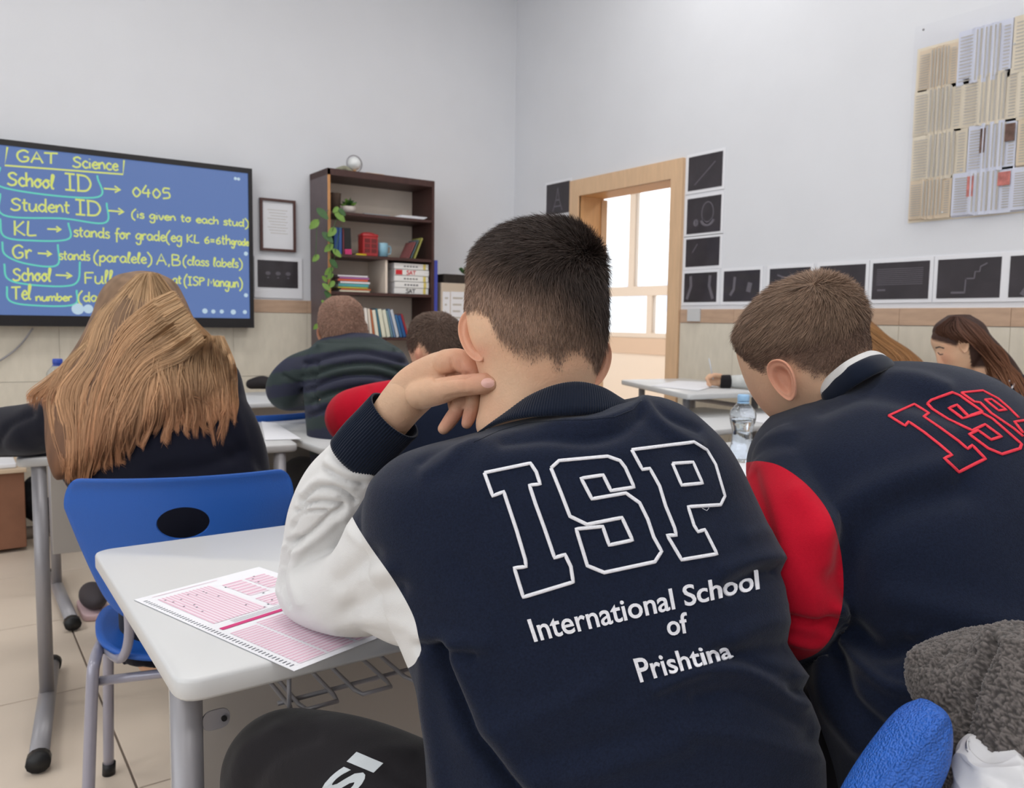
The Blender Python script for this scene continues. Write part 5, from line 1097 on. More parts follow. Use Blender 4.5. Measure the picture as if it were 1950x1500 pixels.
boy_front()
def stool(x, y, label):
    r = empty('stool', (x, y, 0), label, 'stool'); V, F = lathe([(.001, .43), (.17, .43), (.18, .44), (.18, .455), (.165, .465), (.001, .465)], x, y, 32); mk('seat', V, F, M_blue, r)
    for k in range(4):
        a = math.pi / 4 + k * math.pi / 2; V, F = tube([(x + .2 * math.cos(a), y + .2 * math.sin(a), .0), (x + .12 * math.cos(a), y + .12 * math.sin(a), .431)], .012, 12, dome=False); mk('leg', V, F, M_steel2, r)
q = W(1190, 1640, .90); stool(q[0], q[1], 'blue stool under the boy with the white sleeves')
# ------------------------------------------------------------------ boy on the right (red sleeves)
def boy_right():
    rows = [(1600, 737, 1.13, 1664, 690, 1.13, .03), (1545, 758, 1.115, 1712, 688, 1.125, .07), (1490, 790, 1.10, 1775, 694, 1.12, .10), (1455, 832, 1.08, 1840, 712, 1.11, .12), (1437, 880, 1.06, 1900, 748, 1.09, .135), (1440, 940, 1.04, 1960, 800, 1.07, .145), (1470, 1020, 1.01, 2010, 880, 1.05, .15), (1530, 1110, .99, 2060, 980, 1.03, .15), (1585, 1200, .97, 2100, 1080, 1.01, .15), (1545, 1275, .965, 2115, 1200, .99, .15), (1560, 1350, .96, 2120, 1350, .97, .145), (1590, 1450, .96, 2120, 1480, .96, .14), (1600, 1600, .96, 2120, 1620, .96, .13)]
    hd = [(1528, 530, 1.15, 1562, 529, 1.15, .02), (1478, 548, 1.15, 1606, 550, 1.15, .055), (1436, 584, 1.15, 1632, 588, 1.15, .072), (1409, 626, 1.155, 1645, 632, 1.15, .078), (1403, 662, 1.16, 1652, 676, 1.15, .079), (1412, 702, 1.165, 1646, 716, 1.15, .076), (1426, 740, 1.165, 1626, 745, 1.15, .068), (1444, 770, 1.165, 1606, 770, 1.15, .058), (1468, 796, 1.165, 1580, 800, 1.15, .042), (1490, 812, 1.165, 1560, 818, 1.15, .025)]
    head = loft(hd, 56, 48, .93); neck = pxtube([(1545, 690, 1.15, 72), (1590, 740, 1.14, 76), (1640, 800, 1.12, 84)], m=30)
    nose = pxtube([(1452, 735, 1.205, 10), (1448, 755, 1.215, 10), (1455, 762, 1.20, 8)], m=12)
    inner = loft([(r[0] + 40, r[1] + 20, r[2] + .01, r[3] - 40, r[4] + 25, r[5] + .01, max(.02, r[6] - .025)) for r in rows], 26, 24, .85)
    arm = [pxtube([(1505, 945, 1.03, 60), (1522, 1060, 1.0, 58), (1520, 1160, 1.03, 50), (1460, 1190, 1.12, 40), (1400, 1100, 1.22, 34), (1360, 1040, 1.30, 30)])]
    arm2 = [pxtube([(1960, 960, 1.12, 60), (1980, 1080, 1.2, 50), (1900, 1080, 1.3, 40), (1800, 1050, 1.38, 30)])]
    fing = [pxtube([(1350 - 3 * k, 1025 + 8 * k, 1.31, 8), (1325 - 3 * k, 1020 + 9 * k, 1.34, 7), (1308, 1024 + 8 * k, 1.34, 6)], m=8) for k in range(4)]
    legs = [pxtube([(1720, 1590, .97, 65), (1590, 1490, 1.1, 55), (1505, 1420, 1.28, 48), (1495, 1500, 1.32, 42), (1490, 1740, 1.36, 38)]), pxtube([(1990, 1590, .97, 85), (1980, 1480, 1.15, 75), (1950, 1420, 1.35, 60), (1950, 1720, 1.4, 40)])]
    V1, T1 = union([head, neck, nose, inner] + arm + arm2 + fing + legs, .0055, 5)
    el = ear(W(1490, 724, 1.083), W(1472, 690, 1.09) - W(1508, 760, 1.08), (W(1540, 706, 1.06) - W(1480, 735, 1.09)), None, .060, .042, -1); el = evald(*el, [('SUBSURF', dict(levels=1))])
    n1 = len(V1); V = np.vstack([V1, el[0]]); T = np.vstack([T1, el[1] + n1]); P = PROJ(V)
    hl = [(1380, 655), (1392, 660), (1408, 672), (1418, 688), (1446, 708), (1456, 712), (1461, 700), (1474, 690), (1502, 696), (1530, 716), (1550, 724), (1578, 726), (1602, 714), (1626, 694), (1650, 680), (1680, 676)]
    yl = np.interp(P[:, 0], [a for a, b in hl], [b for a, b in hl]); q = nz(V, 80)
    hm = sstep((yl - P[:, 1] + q * 8) / np.interp(P[:, 0], [1400, 1450, 1540, 1650], [8, 10, 26, 30]), -.1, 1.0)
    hm = np.where(P[:, 2] > 1.165, sstep(640 - P[:, 1], 0, 12), hm); hm[n1:] = 0; hm[P[:, 1] > 735] = 0
    dk = sstep(P[:, 1] - np.interp(P[:, 0], [1400, 1450, 1520, 1600, 1650], [640, 660, 640, 620, 590]) + q * 10, -20, 40)
    hc = lc(122, 100, 84) * (1 - dk[:, None]) + lc(104, 82, 70) * dk[:, None]  # light on the crown put into the colour: hair paler on top
    red = np.zeros(len(V)); red[n1:] = .5; red[:n1] += .2 * near_mask(V[:n1], 1450, 770, 40)
    c0 = W(1800, 1620, .96); p = skinmesh(V, T, '', (c0[0], c0[1], 0), 'boy in a navy jacket with red sleeves and red outlined letters on his back', np.clip(red, 0, .8), hc * .75, np.clip(hm * .93, 0, 1))
    crown = W(1545, 545, 1.10)
    def dr(Pp, N):
        t = Pp - crown; t = t - N * (t * N).sum(1)[:, None]; t /= np.linalg.norm(t, axis=1)[:, None] + 1e-9
        g = W(1400, 660, 1.12) - Pp; g = g - N * (g * N).sum(1)[:, None]; g /= np.linalg.norm(g, axis=1)[:, None] + 1e-9
        return N * .38 + t * .7 + g * .45
    m1 = slice(0, n1); ln = (.005 + .014 * (1 - dk[m1])) * (.6 + .4 * hm[m1])
    strands('hair', V1, T1, np.clip(hm[m1], 0, 1) ** 1.2, 60000, ln, dr, hc[m1] * 1.15, p, .00048, 3, .5, seed=5)
    # jacket
    body = loft(rows, 90, 64, .88); cap = pxtube([(1512, 885, 1.05, 80), (1518, 950, 1.02, 84)], m=30, n=14)
    sl = pxtube([(1506, 930, 1.02, 86), (1516, 1010, .965, 90), (1520, 1090, .945, 87), (1516, 1160, .97, 82), (1494, 1196, 1.04, 70), (1450, 1180, 1.13, 54), (1400, 1100, 1.2, 46)], m=36, n=60)
    s2 = pxtube([(1960, 930, 1.1, 85), (1985, 1040, 1.16, 80), (1960, 1100, 1.24, 60), (1880, 1085, 1.33, 46)], m=30, n=40)
    VJ, TJ = union([body, cap, sl, s2], .0045, 5)
    f = [([(1600, 740), (1660, 715), (1740, 720), (1800, 740)], 16, .004), ([(1560, 770), (1640, 745), (1740, 760), (1820, 790)], 22, -.005), ([(1560, 1020), (1620, 960), (1700, 920), (1800, 890)], 30, .005), ([(1600, 1100), (1640, 1020), (1720, 960), (1830, 930)], 34, -.006), 
         ([(1600, 1160), (1620, 1240), (1680, 1300), (1740, 1320)], 14, .007), ([(1620, 1200), (1680, 1240), (1760, 1220)], 20, -.007), ([(1700, 1140), (1800, 1160), (1950, 1200)], 30, .004), ([(1600, 1250), (1620, 1330), (1690, 1400)], 16, -.006), ([(1570, 1260), (1580, 1340), (1640, 1420)], 20, .006), ([(1740, 1210), (1800, 1230), (1860, 1260)], 16, .004),
         ([(1430, 900), (1450, 960), (1470, 1030)], 14, -.003), ([(1500, 1180), (1560, 1190), (1590, 1180)], 9, -.005), ([(1500, 1215), (1550, 1225), (1580, 1205)], 8, .004), ([(1520, 940), (1560, 1000), (1580, 1070)], 22, .003)]
    f = [(q_, w_, a_ * 1.8) for q_, w_, a_ in f]
    VJ = folds(VJ, TJ, f, .0016, 10); PJ = PROJ(VJ)
    sd = sdpoly(PJ[:, :2], smooth_poly([(1370, 885), (1422, 880), (1450, 878), (1490, 889), (1540, 926), (1580, 980), (1601, 1050), (1606, 1130), (1594, 1190), (1566, 1235), (1520, 1258), (1440, 1270), (1370, 1270)]))
    sd2 = np.where((PJ[:, 0] > 1800) & (PJ[:, 2] > 1.12), -20, 60); s = np.where(PJ[:, 0] > 1700, sd2, sd)
    (Vr, Tr), (Vn, Tn) = split(VJ, TJ, s); jk = mk('jacket', Vn, Tn, M_navy, p); mk('sleeves', Vr, Tr, M_redf, jk, label='red sleeves')
    # white shirt collar and knitted collar edge
    for nm, L, w, m_, par in (('shirt_collar', [(1574, 740, 1.085), (1592, 722, 1.07), (1618, 702, 1.055), (1648, 686, 1.06), (1672, 679, 1.09), (1680, 690, 1.16), (1640, 730, 1.22), (1590, 770, 1.2)], .012, M_whitef, p), ('collar', [(1580, 752, 1.08), (1604, 730, 1.06), (1632, 710, 1.045), (1662, 695, 1.05), (1686, 688, 1.085), (1695, 700, 1.15)], .014, M_navy2, jk)):
        P_ = [W(*t) for t in L]; V_, F_ = tube(P_, w, 14, 50, flat=.45, side=np.cross(FWD, UPV) + UPV * .3); mk(nm, V_, F_, m_, par)
    B = bvh(VJ, TJ); s4 = lambda L: px2(1140, 580, 2.407, L)
    for L, cl in ((s4([(1330, 510), (1447, 457), (1512, 498), (1490, 515), (1560, 562), (1650, 627), (1690, 662), (1712, 645), (1772, 707), (1650, 767), (1585, 705), (1618, 690), (1560, 640), (1490, 585), (1420, 537), (1405, 557)]), 1),
              (s4([(1507, 455), (1525, 438), (1620, 403), (1655, 418), (1757, 490), (1695, 512), (1642, 460), (1605, 475), (1670, 523), (1755, 497), (1805, 525), (1880, 590), (1937, 640), (1930, 660), (1848, 686), (1785, 660), (1698, 595), (1738, 577), (1798, 620), (1845, 605), (1770, 550), (1712, 578), (1600, 525), (1530, 480)]), 1),
              (s4([(1662, 405), (1760, 395), (1830, 432), (1880, 475), (1925, 520)]), 0), (s4([(1662, 405), (1722, 447), (1748, 450), (1800, 500), (1900, 568), (1945, 605)]), 0), (s4([(1770, 437), (1800, 435), (1866, 483), (1832, 487)]), 1), (s4([(1960, 530), (1905, 538), (1945, 590)]), 0)):
        t_ = thread(B, L, .0019, bool(cl))
        if t_: mk('embroidered_outline', *t_, M_rthread, jk)
    VT, TT = union([pxtube([(1720, 1600, .97, 110), (1590, 1430, 1.06, 130), (1530, 1360, 1.2, 100), (1500, 1390, 1.3, 75), (1495, 1500, 1.33, 60), (1490, 1720, 1.36, 48)], m=30, n=50), pxtube([(1990, 1600, .97, 100), (1985, 1480, 1.15, 92), (1955, 1420, 1.35, 72), (1950, 1700, 1.4, 50)], m=30, n=40), loft([(1600, 1580, .965, 2120, 1580, .965, .13), (1590, 1680, .96, 2120, 1680, .96, .13)], 10, 30, .85)], .007, 4)
    VT = folds(VT, TT, [([(1560, 1300), (1600, 1400), (1620, 1500)], 14, .005), ([(1530, 1350), (1560, 1450)], 12, -.005)], .003, 12); mk('trousers', VT, TT, M_blackf, p)
    for a, b, d in ((1490, 1790, 1.37), (1950, 1770, 1.42)): c = W(a, b, d); c[2] = 0; V_, F_ = ellipsoid(c + [0, .05, .04], .045, .13, .045); V_[:, 2] = np.maximum(V_[:, 2], .004); mk('shoe', V_, F_, M_blackp, p)
    return p
boy_right()
q = W(1860, 1690, .96); stool(q[0], q[1], 'blue stool under the boy with the red sleeves on the right')
# blue chair with a fleece jacket and a plastic bag hung over it, bottom right corner
def coat_chair():
    c = W(1900, 1640, .80); r = empty('school_chair', (c[0], c[1], 0), 'blue textured chair back standing up at the bottom right corner', 'chair', 'blue plastic school chairs')
    Mb2 = mat('blue_textured_plastic', (42, 98, 190), .38, 1.4, 560, spec=.5, detail=0)
    rows = [(1752, 1342, .66, 1778, 1338, .66, .012), (1722, 1362, .66, 1797, 1352, .66, .022), (1700, 1384, .66, 1804, 1380, .66, .028), (1668, 1424, .66, 1800, 1432, .66, .032), (1640, 1464, .66, 1778, 1486, .66, .034), (1612, 1510, .66, 1744, 1540, .66, .034), (1580, 1570, .66, 1700, 1610, .66, .03), (1560, 1640, .66, 1660, 1680, .66, .02)]
    V, F = loft(rows, 50, 48, 1.0); P = PROJ(V); N_ = normals(V, np.array([(f[0], f[1], f[2]) for f in F if len(f) == 4] + [(f[0], f[2], f[3]) for f in F if len(f) == 4]))
    rim = polydist(P[:, :2], catmull([(1790, 1372), (1752, 1424), (1700, 1478), (1650, 1560)], 20)); V = V - N_ * (.006 * np.exp(-(rim / 10) ** 2))[:, None]; mk('backrest', V, F, Mb2, r)
    f = lambda V: xform(V, (c[0], c[1], 0), .6); mk('seat', f(SEAT[0]), SEAT[1], M_blue, r)
    for sx in (-1, 1):
        for sy in (-1, 1): V, F = tube([(sx * .205, sy * .19, 0), (sx * .18, sy * .1, .435)], .0125, 12, dome=False); mk('leg', f(V), F, M_steel2, r)
    # fleece
    rows = [(1742, 1262, 0.760, 1762, 1246, 0.760, .02), (1746, 1300, 0.750, 1860, 1222, 0.750, .05), (1762, 1345, 0.740, 1960, 1200, 0.750, .07), (1790, 1395, 0.730, 2050, 1230, 0.740, .08), (1806, 1440, 0.720, 2090, 1330, 0.730, .085), (1810, 1500, 0.720, 2100, 1450, 0.720, .085), (1812, 1600, 0.710, 2100, 1600, 0.710, .08)]
    a1 = loft(rows, 60, 48, .9)
    rows2 = [(1900, 1212, 0.705, 1990, 1190, 0.715, .03), (1876, 1270, 0.695, 2040, 1230, 0.705, .05), (1850, 1330, 0.690, 2070, 1310, 0.695, .06), (1824, 1390, 0.685, 2080, 1390, 0.685, .065), (1812, 1450, 0.680, 2080, 1470, 0.680, .065), (1806, 1540, 0.675, 2080, 1560, 0.675, .065), (1808, 1640, 0.675, 2080, 1640, 0.675, .06)]
    a2 = loft(rows2, 60, 48, .9); V, T = union([a1, a2], .0013, 8)
    V = folds(V, T, [([(1895, 1215), (1860, 1290), (1835, 1370), (1812, 1440)], 9, -.010), ([(1742, 1262), (1800, 1268), (1850, 1240)], 10, -.004), ([(1800, 1240), (1780, 1262)], 8, -.004), ([(1800, 1300), (1830, 1380)], 18, -.004)], .0015, 14)
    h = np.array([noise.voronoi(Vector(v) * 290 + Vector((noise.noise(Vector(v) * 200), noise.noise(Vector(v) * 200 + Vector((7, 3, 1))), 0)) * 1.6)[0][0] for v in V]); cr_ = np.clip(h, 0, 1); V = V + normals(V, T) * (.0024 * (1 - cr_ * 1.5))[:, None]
    o = mk('fleece_jacket', V, T, M_fleece, None, True, label='dark grey curly fleece jacket draped at the bottom right corner', cat='jacket'); attr_col(o, 'col', (lc(104, 97, 94) * (1 - .72 * sstep(cr_, .2, .75))[:, None]))  # shade between the curls painted in: vertex colour darker in the recesses
    rows3 = [(1850, 1416, 0.645, 1930, 1412, 0.650, .02), (1826, 1440, 0.640, 2010, 1425, 0.645, .035), (1818, 1480, 0.635, 2050, 1470, 0.640, .045), (1814, 1540, 0.630, 2060, 1540, 0.630, .05), (1816, 1640, 0.630, 2060, 1640, 0.630, .05)]
    V, F = loft(rows3, 70, 70, .85); V, T = evald(V, F, [('SUBSURF', dict(levels=1))])
    rr = random.Random(4); fl = []
    for k in range(26): a, b = rr.uniform(1815, 1960), rr.uniform(1415, 1510); t = rr.uniform(0, 3.14); L = rr.uniform(20, 60); fl.append(([(a, b), (a + L * math.cos(t), b + L * math.sin(t) * .7)], rr.uniform(3, 8), rr.choice([-1, 1]) * rr.uniform(.002, .0045)))
    V = folds(V, T, fl, .003, 26); V = V + normals(V, T) * (.012 * (np.abs(nz(V, 16, 1.)) + .6 * np.abs(nz(V, 37, 4.))))[:, None]; mk('plastic_bag', V, T, M_bagw, None, True, label='crumpled white plastic bag at the bottom right corner', cat='bag')
coat_chair()
# ------------------------------------------------------------------ pupils further away
def long_hair(name, parent, locks, B, fall, col, nper=22, spread=7, wid=.0006, lift=.004, n=18, seed=2, jit=.0):
    """locks of long hair: every lock is a pixel path dropped onto the surface below, spread into thin ribbons"""
    r = np.random.default_rng(seed); VV = []; CC = []; segs = n
    for lk, dflt in locks:
        c = catmull(np.array(lk, float), n); P = []; last = dflt
        for i, q in enumerate(c):
            h = cast(B, q[0], q[1], 0); d = (PROJ(h[0][None])[0, 2] if h else last)
            if abs(d - last) > .12: d = last
            last = .5 * last + .5 * d; P.append((q[0], q[1], last))
        P = np.array(P); k = nper
        off = r.normal(0, 1, (k, 2)); ph = r.random(k) * 6.28; cm = r.uniform(.75, 1.2); 
        for s in range(k):
            t = np.linspace(0, 1, n); env = (1 - .75 * t ** 1.6) * spread * (.45 + .55 * np.sin(np.clip(t * 2.2, 0, 1.57)))
            px = P[:, 0] + off[s, 0] * env + 1.2 * np.sin(ph[s] + t * 7); py = P[:, 1] + off[s, 1] * env * .35 + (r.normal(0, 4) * t * t)
            dd = P[:, 2] - (lk_l := lift * (1 + .8 * (len(VV) // k % 3))) * (.3 + .5 * abs(off[s, 1])) - .004 * np.exp(-((off[s, 0]) ** 2))
            W3 = np.array([W(a, b, d) for a, b, d in zip(px, py, dd)]); T_ = np.gradient(W3, axis=0); S_ = np.cross(T_, FWD); S_ /= np.linalg.norm(S_, axis=1)[:, None] + 1e-9
            w = wid * np.interp(t, [0, .1, .7, 1], [.6, 1, 1, .1])[:, None]; row = np.stack([W3 - S_ * w, W3 + S_ * w], 1).reshape(-1, 3); VV.append(row)
            c0 = col(t) * (cm * r.uniform(.82, 1.2)); CC.append(np.repeat(c0, 2, 0))
    m = len(VV); base = np.arange(m)[:, None] * 2 * n; F = np.concatenate([base + np.array([2 * i, 2 * i + 1, 2 * i + 3, 2 * i + 2]) for i in range(n - 1)], 0)
    o = mk(name, np.vstack(VV), F, M_hair, parent); attr_col(o, 'col', np.clip(np.vstack(CC), 0, 1)); return o
def legs_of(x, y, dirx=0, diry=1, zs=.47, side=.1):
    out = []
    sx, sy = diry, -dirx
    for s in (-1, 1):
        a = np.array([x + sx * side * s, y + sy * side * s, zs + .07]); k = a + np.array([dirx, diry, 0]) * .42; k[2] = zs + .05; f = k + np.array([dirx * .02, diry * .02, 0]); f[2] = .08
        out.append(tube([a, k, f], [.06, .045, .035], 16, 16, smoothp=False))
    return out
def trousers(x, y, dirx, diry, m_, par, zs=.47, side=.1):
    P = [(tube(v, r, 20, 20)) for v, r in []]; sx, sy = diry, -dirx; L = []
    for s in (-1, 1):
        a = np.array([x + sx * side * s, y + sy * side * s, zs + .07]); k = a + np.array([dirx, diry, 0]) * .42; k[2] = zs + .05; f = k + np.array([dirx * .02, diry * .02, 0]); f[2] = .09
        L.append(tube([a, (a + k) / 2, k, (k + f) / 2, f], [.09, .082, .072, .06, .055], 20, 24))
        V, F = ellipsoid(f + np.array([dirx * .05, diry * .05, -.05]), .045, .045, .04); V = V - f; V = V + np.outer(V @ np.array([dirx, diry, 0]), np.array([dirx, diry, 0])) * 1.6 + f; V[:, 2] = np.maximum(V[:, 2], .003); mk('shoe', V, F, M_blackp, par)
    V, T = union(L, .01, 3); return mk('trousers', V, T, m_, par)

# ---- long-haired blonde girl
def girl_left():
    rows = [(235, 660, 2.02, 360, 650, 2.0, .05), (170, 705, 2.02, 420, 680, 1.97, .085), (120, 745, 2.01, 448, 700, 1.96, .10), (100, 800, 1.99, 462, 745, 1.95, .11), (105, 860, 1.97, 476, 810, 1.94, .11), (135, 920, 1.95, 490, 880, 1.93, .11), (185, 990, 1.93, 505, 970, 1.91, .11), (230, 1100, 1.92, 520, 1100, 1.9, .12), (240, 1250, 1.92, 520, 1230, 1.9, .11)]
    hd = [(262, 524, 2.06, 296, 524, 2.06, .03), (225, 540, 2.06, 325, 542, 2.06, .07), (208, 580, 2.06, 342, 580, 2.06, .09), (212, 625, 2.07, 336, 625, 2.07, .085), (232, 665, 2.08, 320, 665, 2.08, .07), (250, 700, 2.06, 320, 700, 2.06, .055), (235, 740, 2.02, 330, 735, 2.0, .06)]
    lx, ly = W(590, 1200, 1.90)[:2]
    ar = [pxtube([(400, 750, 1.95, 34), (450, 850, 1.97, 32), (455, 905, 2.05, 28), (400, 880, 2.3, 22), (330, 862, 2.45, 18)]), pxtube([(150, 780, 2.03, 34), (40, 820, 2.12, 32), (-40, 835, 2.22, 28), (80, 842, 2.4, 22), (180, 848, 2.5, 18)])]
    V, T = union([loft(hd, 40, 36, .92), loft([(r[0] + 30, r[1] + 15, r[2], r[3] - 25, r[4] + 15, r[5], r[6] - .02) for r in rows], 24, 24, .85)] + ar + legs_of(lx, ly), .009, 3)
    p = skinmesh(V, T, '', (lx, ly, 0), 'girl with long straight blonde hair over a dark navy sweater, at the left')
    body = loft(rows, 60, 48, .9); ra = pxtube([(398, 745, 1.95, 50), (440, 820, 1.94, 52), (468, 890, 1.97, 44), (462, 915, 2.05, 38), (400, 885, 2.28, 30), (340, 868, 2.42, 26)], m=28, n=40); la = pxtube([(150, 790, 2.02, 52), (70, 815, 2.07, 50), (0, 822, 2.15, 46), (-50, 832, 2.22, 40), (40, 838, 2.36, 32), (140, 842, 2.46, 28)], m=28, n=40)
    VJ, TJ = union([body, ra, la], .007, 4)
    VJ = folds(VJ, TJ, [([(300, 900), (380, 890), (460, 860)], 14, -.008), ([(260, 940), (360, 930), (440, 920)], 12, .006), ([(430, 740), (460, 820), (480, 900)], 10, .006), ([(60, 790), (20, 810), (0, 840)], 8, -.006), ([(440, 870), (400, 840), (380, 790)], 12, -.006)], .004, 9)
    sw = mk('sweater', VJ, TJ, M_darkf, p)
    vol_rows = [(262, 518, 2.03, 298, 518, 2.03, .03), (224, 530, 2.03, 328, 534, 2.03, .07), (200, 562, 2.02, 346, 566, 2.02, .10), (187, 602, 2.01, 362, 602, 2.01, .115), (168, 642, 2.0, 388, 642, 1.99, .12), (142, 682, 1.985, 424, 668, 1.97, .125), (112, 718, 1.97, 440, 692, 1.955, .125), (94, 760, 1.955, 444, 725, 1.94, .125), (96, 800, 1.94, 400, 770, 1.93, .12), (100, 840, 1.93, 330, 810, 1.92, .115), (108, 875, 1.92, 250, 855, 1.915, .105), (120, 900, 1.915, 190, 885, 1.91, .085), (128, 912, 1.91, 150, 906, 1.91, .06)]
    Vv, Fv = loft(vol_rows, 70, 60, .95); Vv, Tv = evald(Vv, Fv, [('SUBSURF', dict(levels=1))])
    rr = random.Random(9); fl = []
    for k in range(26): u = k / 25; fl.append(([(282 + (u - .5) * 30, 530), (190 + 170 * u, 620), (135 + 290 * u, 700), (100 + 330 * u, 780), (110 + 230 * u, 880)], 4.5, rr.choice([-1, 1]) * .004))
    Vv = folds(Vv, Tv, fl, .003, 20)
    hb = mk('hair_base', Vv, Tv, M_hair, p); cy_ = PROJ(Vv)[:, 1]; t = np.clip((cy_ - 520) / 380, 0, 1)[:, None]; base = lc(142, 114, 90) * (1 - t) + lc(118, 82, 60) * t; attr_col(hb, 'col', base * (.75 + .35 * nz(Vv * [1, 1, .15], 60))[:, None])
    B = bvh(np.vstack([Vv, VJ]), np.vstack([Tv, TJ + len(Vv)])); locks = []
    for k in range(110):
        u = (k + rr.random()) / 110; e = rr.gauss(0, 1)
        ye = np.interp(u, [0, .2, .4, .55, .7, .8, 1], [900, 905, 870, 835, 820, 800, 795]) + e * 12
        a = [(282 + (u - .5) * 34, 520 + 6 * abs(u - .5)), (188 + 172 * u, 600 + 8 * rr.random()), (150 + 270 * u + 4 * e, 680 - 14 * u), (100 + 342 * u + 4 * e, 750 - 20 * u)]
        xe = np.interp(u, [0, .3, .6, .8, 1], [120, 175, 290, 385, 440]) + 4 * e; a += [((a[-1][0] + xe) / 2 + 6 * e, (a[-1][1] + ye) / 2), (xe, ye - 12), (xe + rr.uniform(-8, 14), ye)]
        locks.append((a, 1.9))
    for k in range(46):      # locks swept across from the right temple
        u = k / 45; x0 = 330 + 60 * u; y0 = 555 + 95 * u; e = rr.gauss(0, 1)
        locks.append(([(x0, y0), (x0 - 45, y0 + 25 + 10 * u), (x0 - 105, y0 + 85 - 20 * u), (x0 - 145 + 8 * e, y0 + 165 - 30 * u), (x0 - 165 + 10 * e, 800 + 40 * rr.random()), (x0 - 165 + 14 * e, 850 + 40 * rr.random())], 1.80))
    for k in range(34):      # loose locks on the right shoulder
        x = 300 + 145 * (k / 33); e = rr.gauss(0, 1); locks.append(([(x * .5 + 200, 640), (x - 2, 690), (x + 6 * e, 740), (x + 4 + 5 * e, 770), (x + rr.uniform(-14, 12), rr.uniform(790, 850))], 1.85))
    for k in range(10): x = 52 + 5 * k; locks.append(([(170, 650), (130, 690), (90 + 3 * k, 725), (x + 6, 750), (x + 2, 765 + 4 * (k % 4))], 1.92))
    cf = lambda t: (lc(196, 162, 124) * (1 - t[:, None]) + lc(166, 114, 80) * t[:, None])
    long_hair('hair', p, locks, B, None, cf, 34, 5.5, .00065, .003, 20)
    trousers(lx, ly, 0, 1, M_darkf, p)
    return p
girl_left()
sh_ = empty('shoe', (.42, 3.35, 0), 'dark trainer with a pale pink sole behind the chair leg', 'shoe'); q = PL(178, 1150, 2, .03)
V, F = ellipsoid(q + [0, 0, .035], .05, .12, .045); V[:, 2] = np.maximum(V[:, 2], .02); mk('upper', V, F, mat('dark_shoe', (58, 52, 56), .7), sh_); V, F = slab([(q[0] - .05, q[1] - .12), (q[0] + .05, q[1] - .12), (q[0] + .05, q[1] + .12), (q[0] - .05, q[1] + .12)], .001, .025, .004, .045); mk('sole', V, F, mat('pale_pink_sole', (216, 186, 190), .6), sh_)

def small_boy(label, hd, ears, rows, sleeves, slm, hairc, torso_m, name, hl, base, quilt=None, dirv=(0, 1), hn=16000, hlen=.010, crown=None, voxel=.009, fl=()):
    hv = loft(hd, 36, 36, .93); lx, ly = base
    V, T = union([hv, loft([(r[0] + 18, r[1] + 12, r[2], r[3] - 18, r[4] + 12, r[5], max(.02, r[6] - .025)) for r in rows], 20, 24, .85)] + [pxtube([(a, b, d, r * .6) for a, b, d, r in s]) for s in sleeves] + [pxtube([(rows[0][0] * .5 + rows[0][3] * .5, (hd[-1][1] + rows[1][1]) / 2 - 30, rows[0][2], 24), (rows[0][0] * .5 + rows[0][3] * .5, rows[1][1] + 10, rows[0][2], 28)])] + legs_of(lx, ly, *dirv), voxel, 3)
    n1 = len(V)
    for e in ears: ev = evald(*e, [('SUBSURF', dict(levels=1))]); V, T = np.vstack([V, ev[0]]), np.vstack([T, ev[1] + len(V)])
    P = PROJ(V); yl = np.interp(P[:, 0], [a for a, b in hl], [b for a, b in hl]); hm = sstep(yl - P[:, 1] + nz(V, 60) * 3, -3, 5); hm[n1:] = 0; hm[P[:, 1] > max(b for a, b in hl) + 2] = 0
    red = np.zeros(len(V)); red[n1:] = .4; p = skinmesh(V, T, '', (lx, ly, 0), label, red, np.tile(hairc, (len(V), 1)) * .8, hm)
    cr = crown
    def dr(Pp, N): t = Pp - cr; t = t - N * (t * N).sum(1)[:, None]; t /= np.linalg.norm(t, axis=1)[:, None] + 1e-9; return N * .5 + t * .7
    strands('hair', V[:n1], T[(T < n1).all(1)], hm[:n1], hn, np.full(n1, hlen), dr, np.tile(hairc, (n1, 1)), p, .0008, 2, .4, seed=8)
    VJ, TJ = union([loft(rows, 60, 48, .9)] + ([pxtube(s, m=24, n=40) for s in sleeves] if slm is None else []), voxel * .75, 4)
    if fl: VJ = folds(VJ, TJ, fl, .003, 8)
    j = mk(name, VJ, TJ, torso_m, p)
    if quilt is not None: attr_col(j, 'col', quilt(PROJ(VJ)))
    if slm is not None: Vs, Ts = union([pxtube(s, m=24, n=40) for s in sleeves], voxel * .75, 4); Vs = folds(Vs, Ts, fl, .003, 8) if fl else Vs; mk('sleeves', Vs, Ts, slm, j, label='red sleeves')
    trousers(lx, ly, *dirv, M_blackf, p); return p, (VJ, TJ)
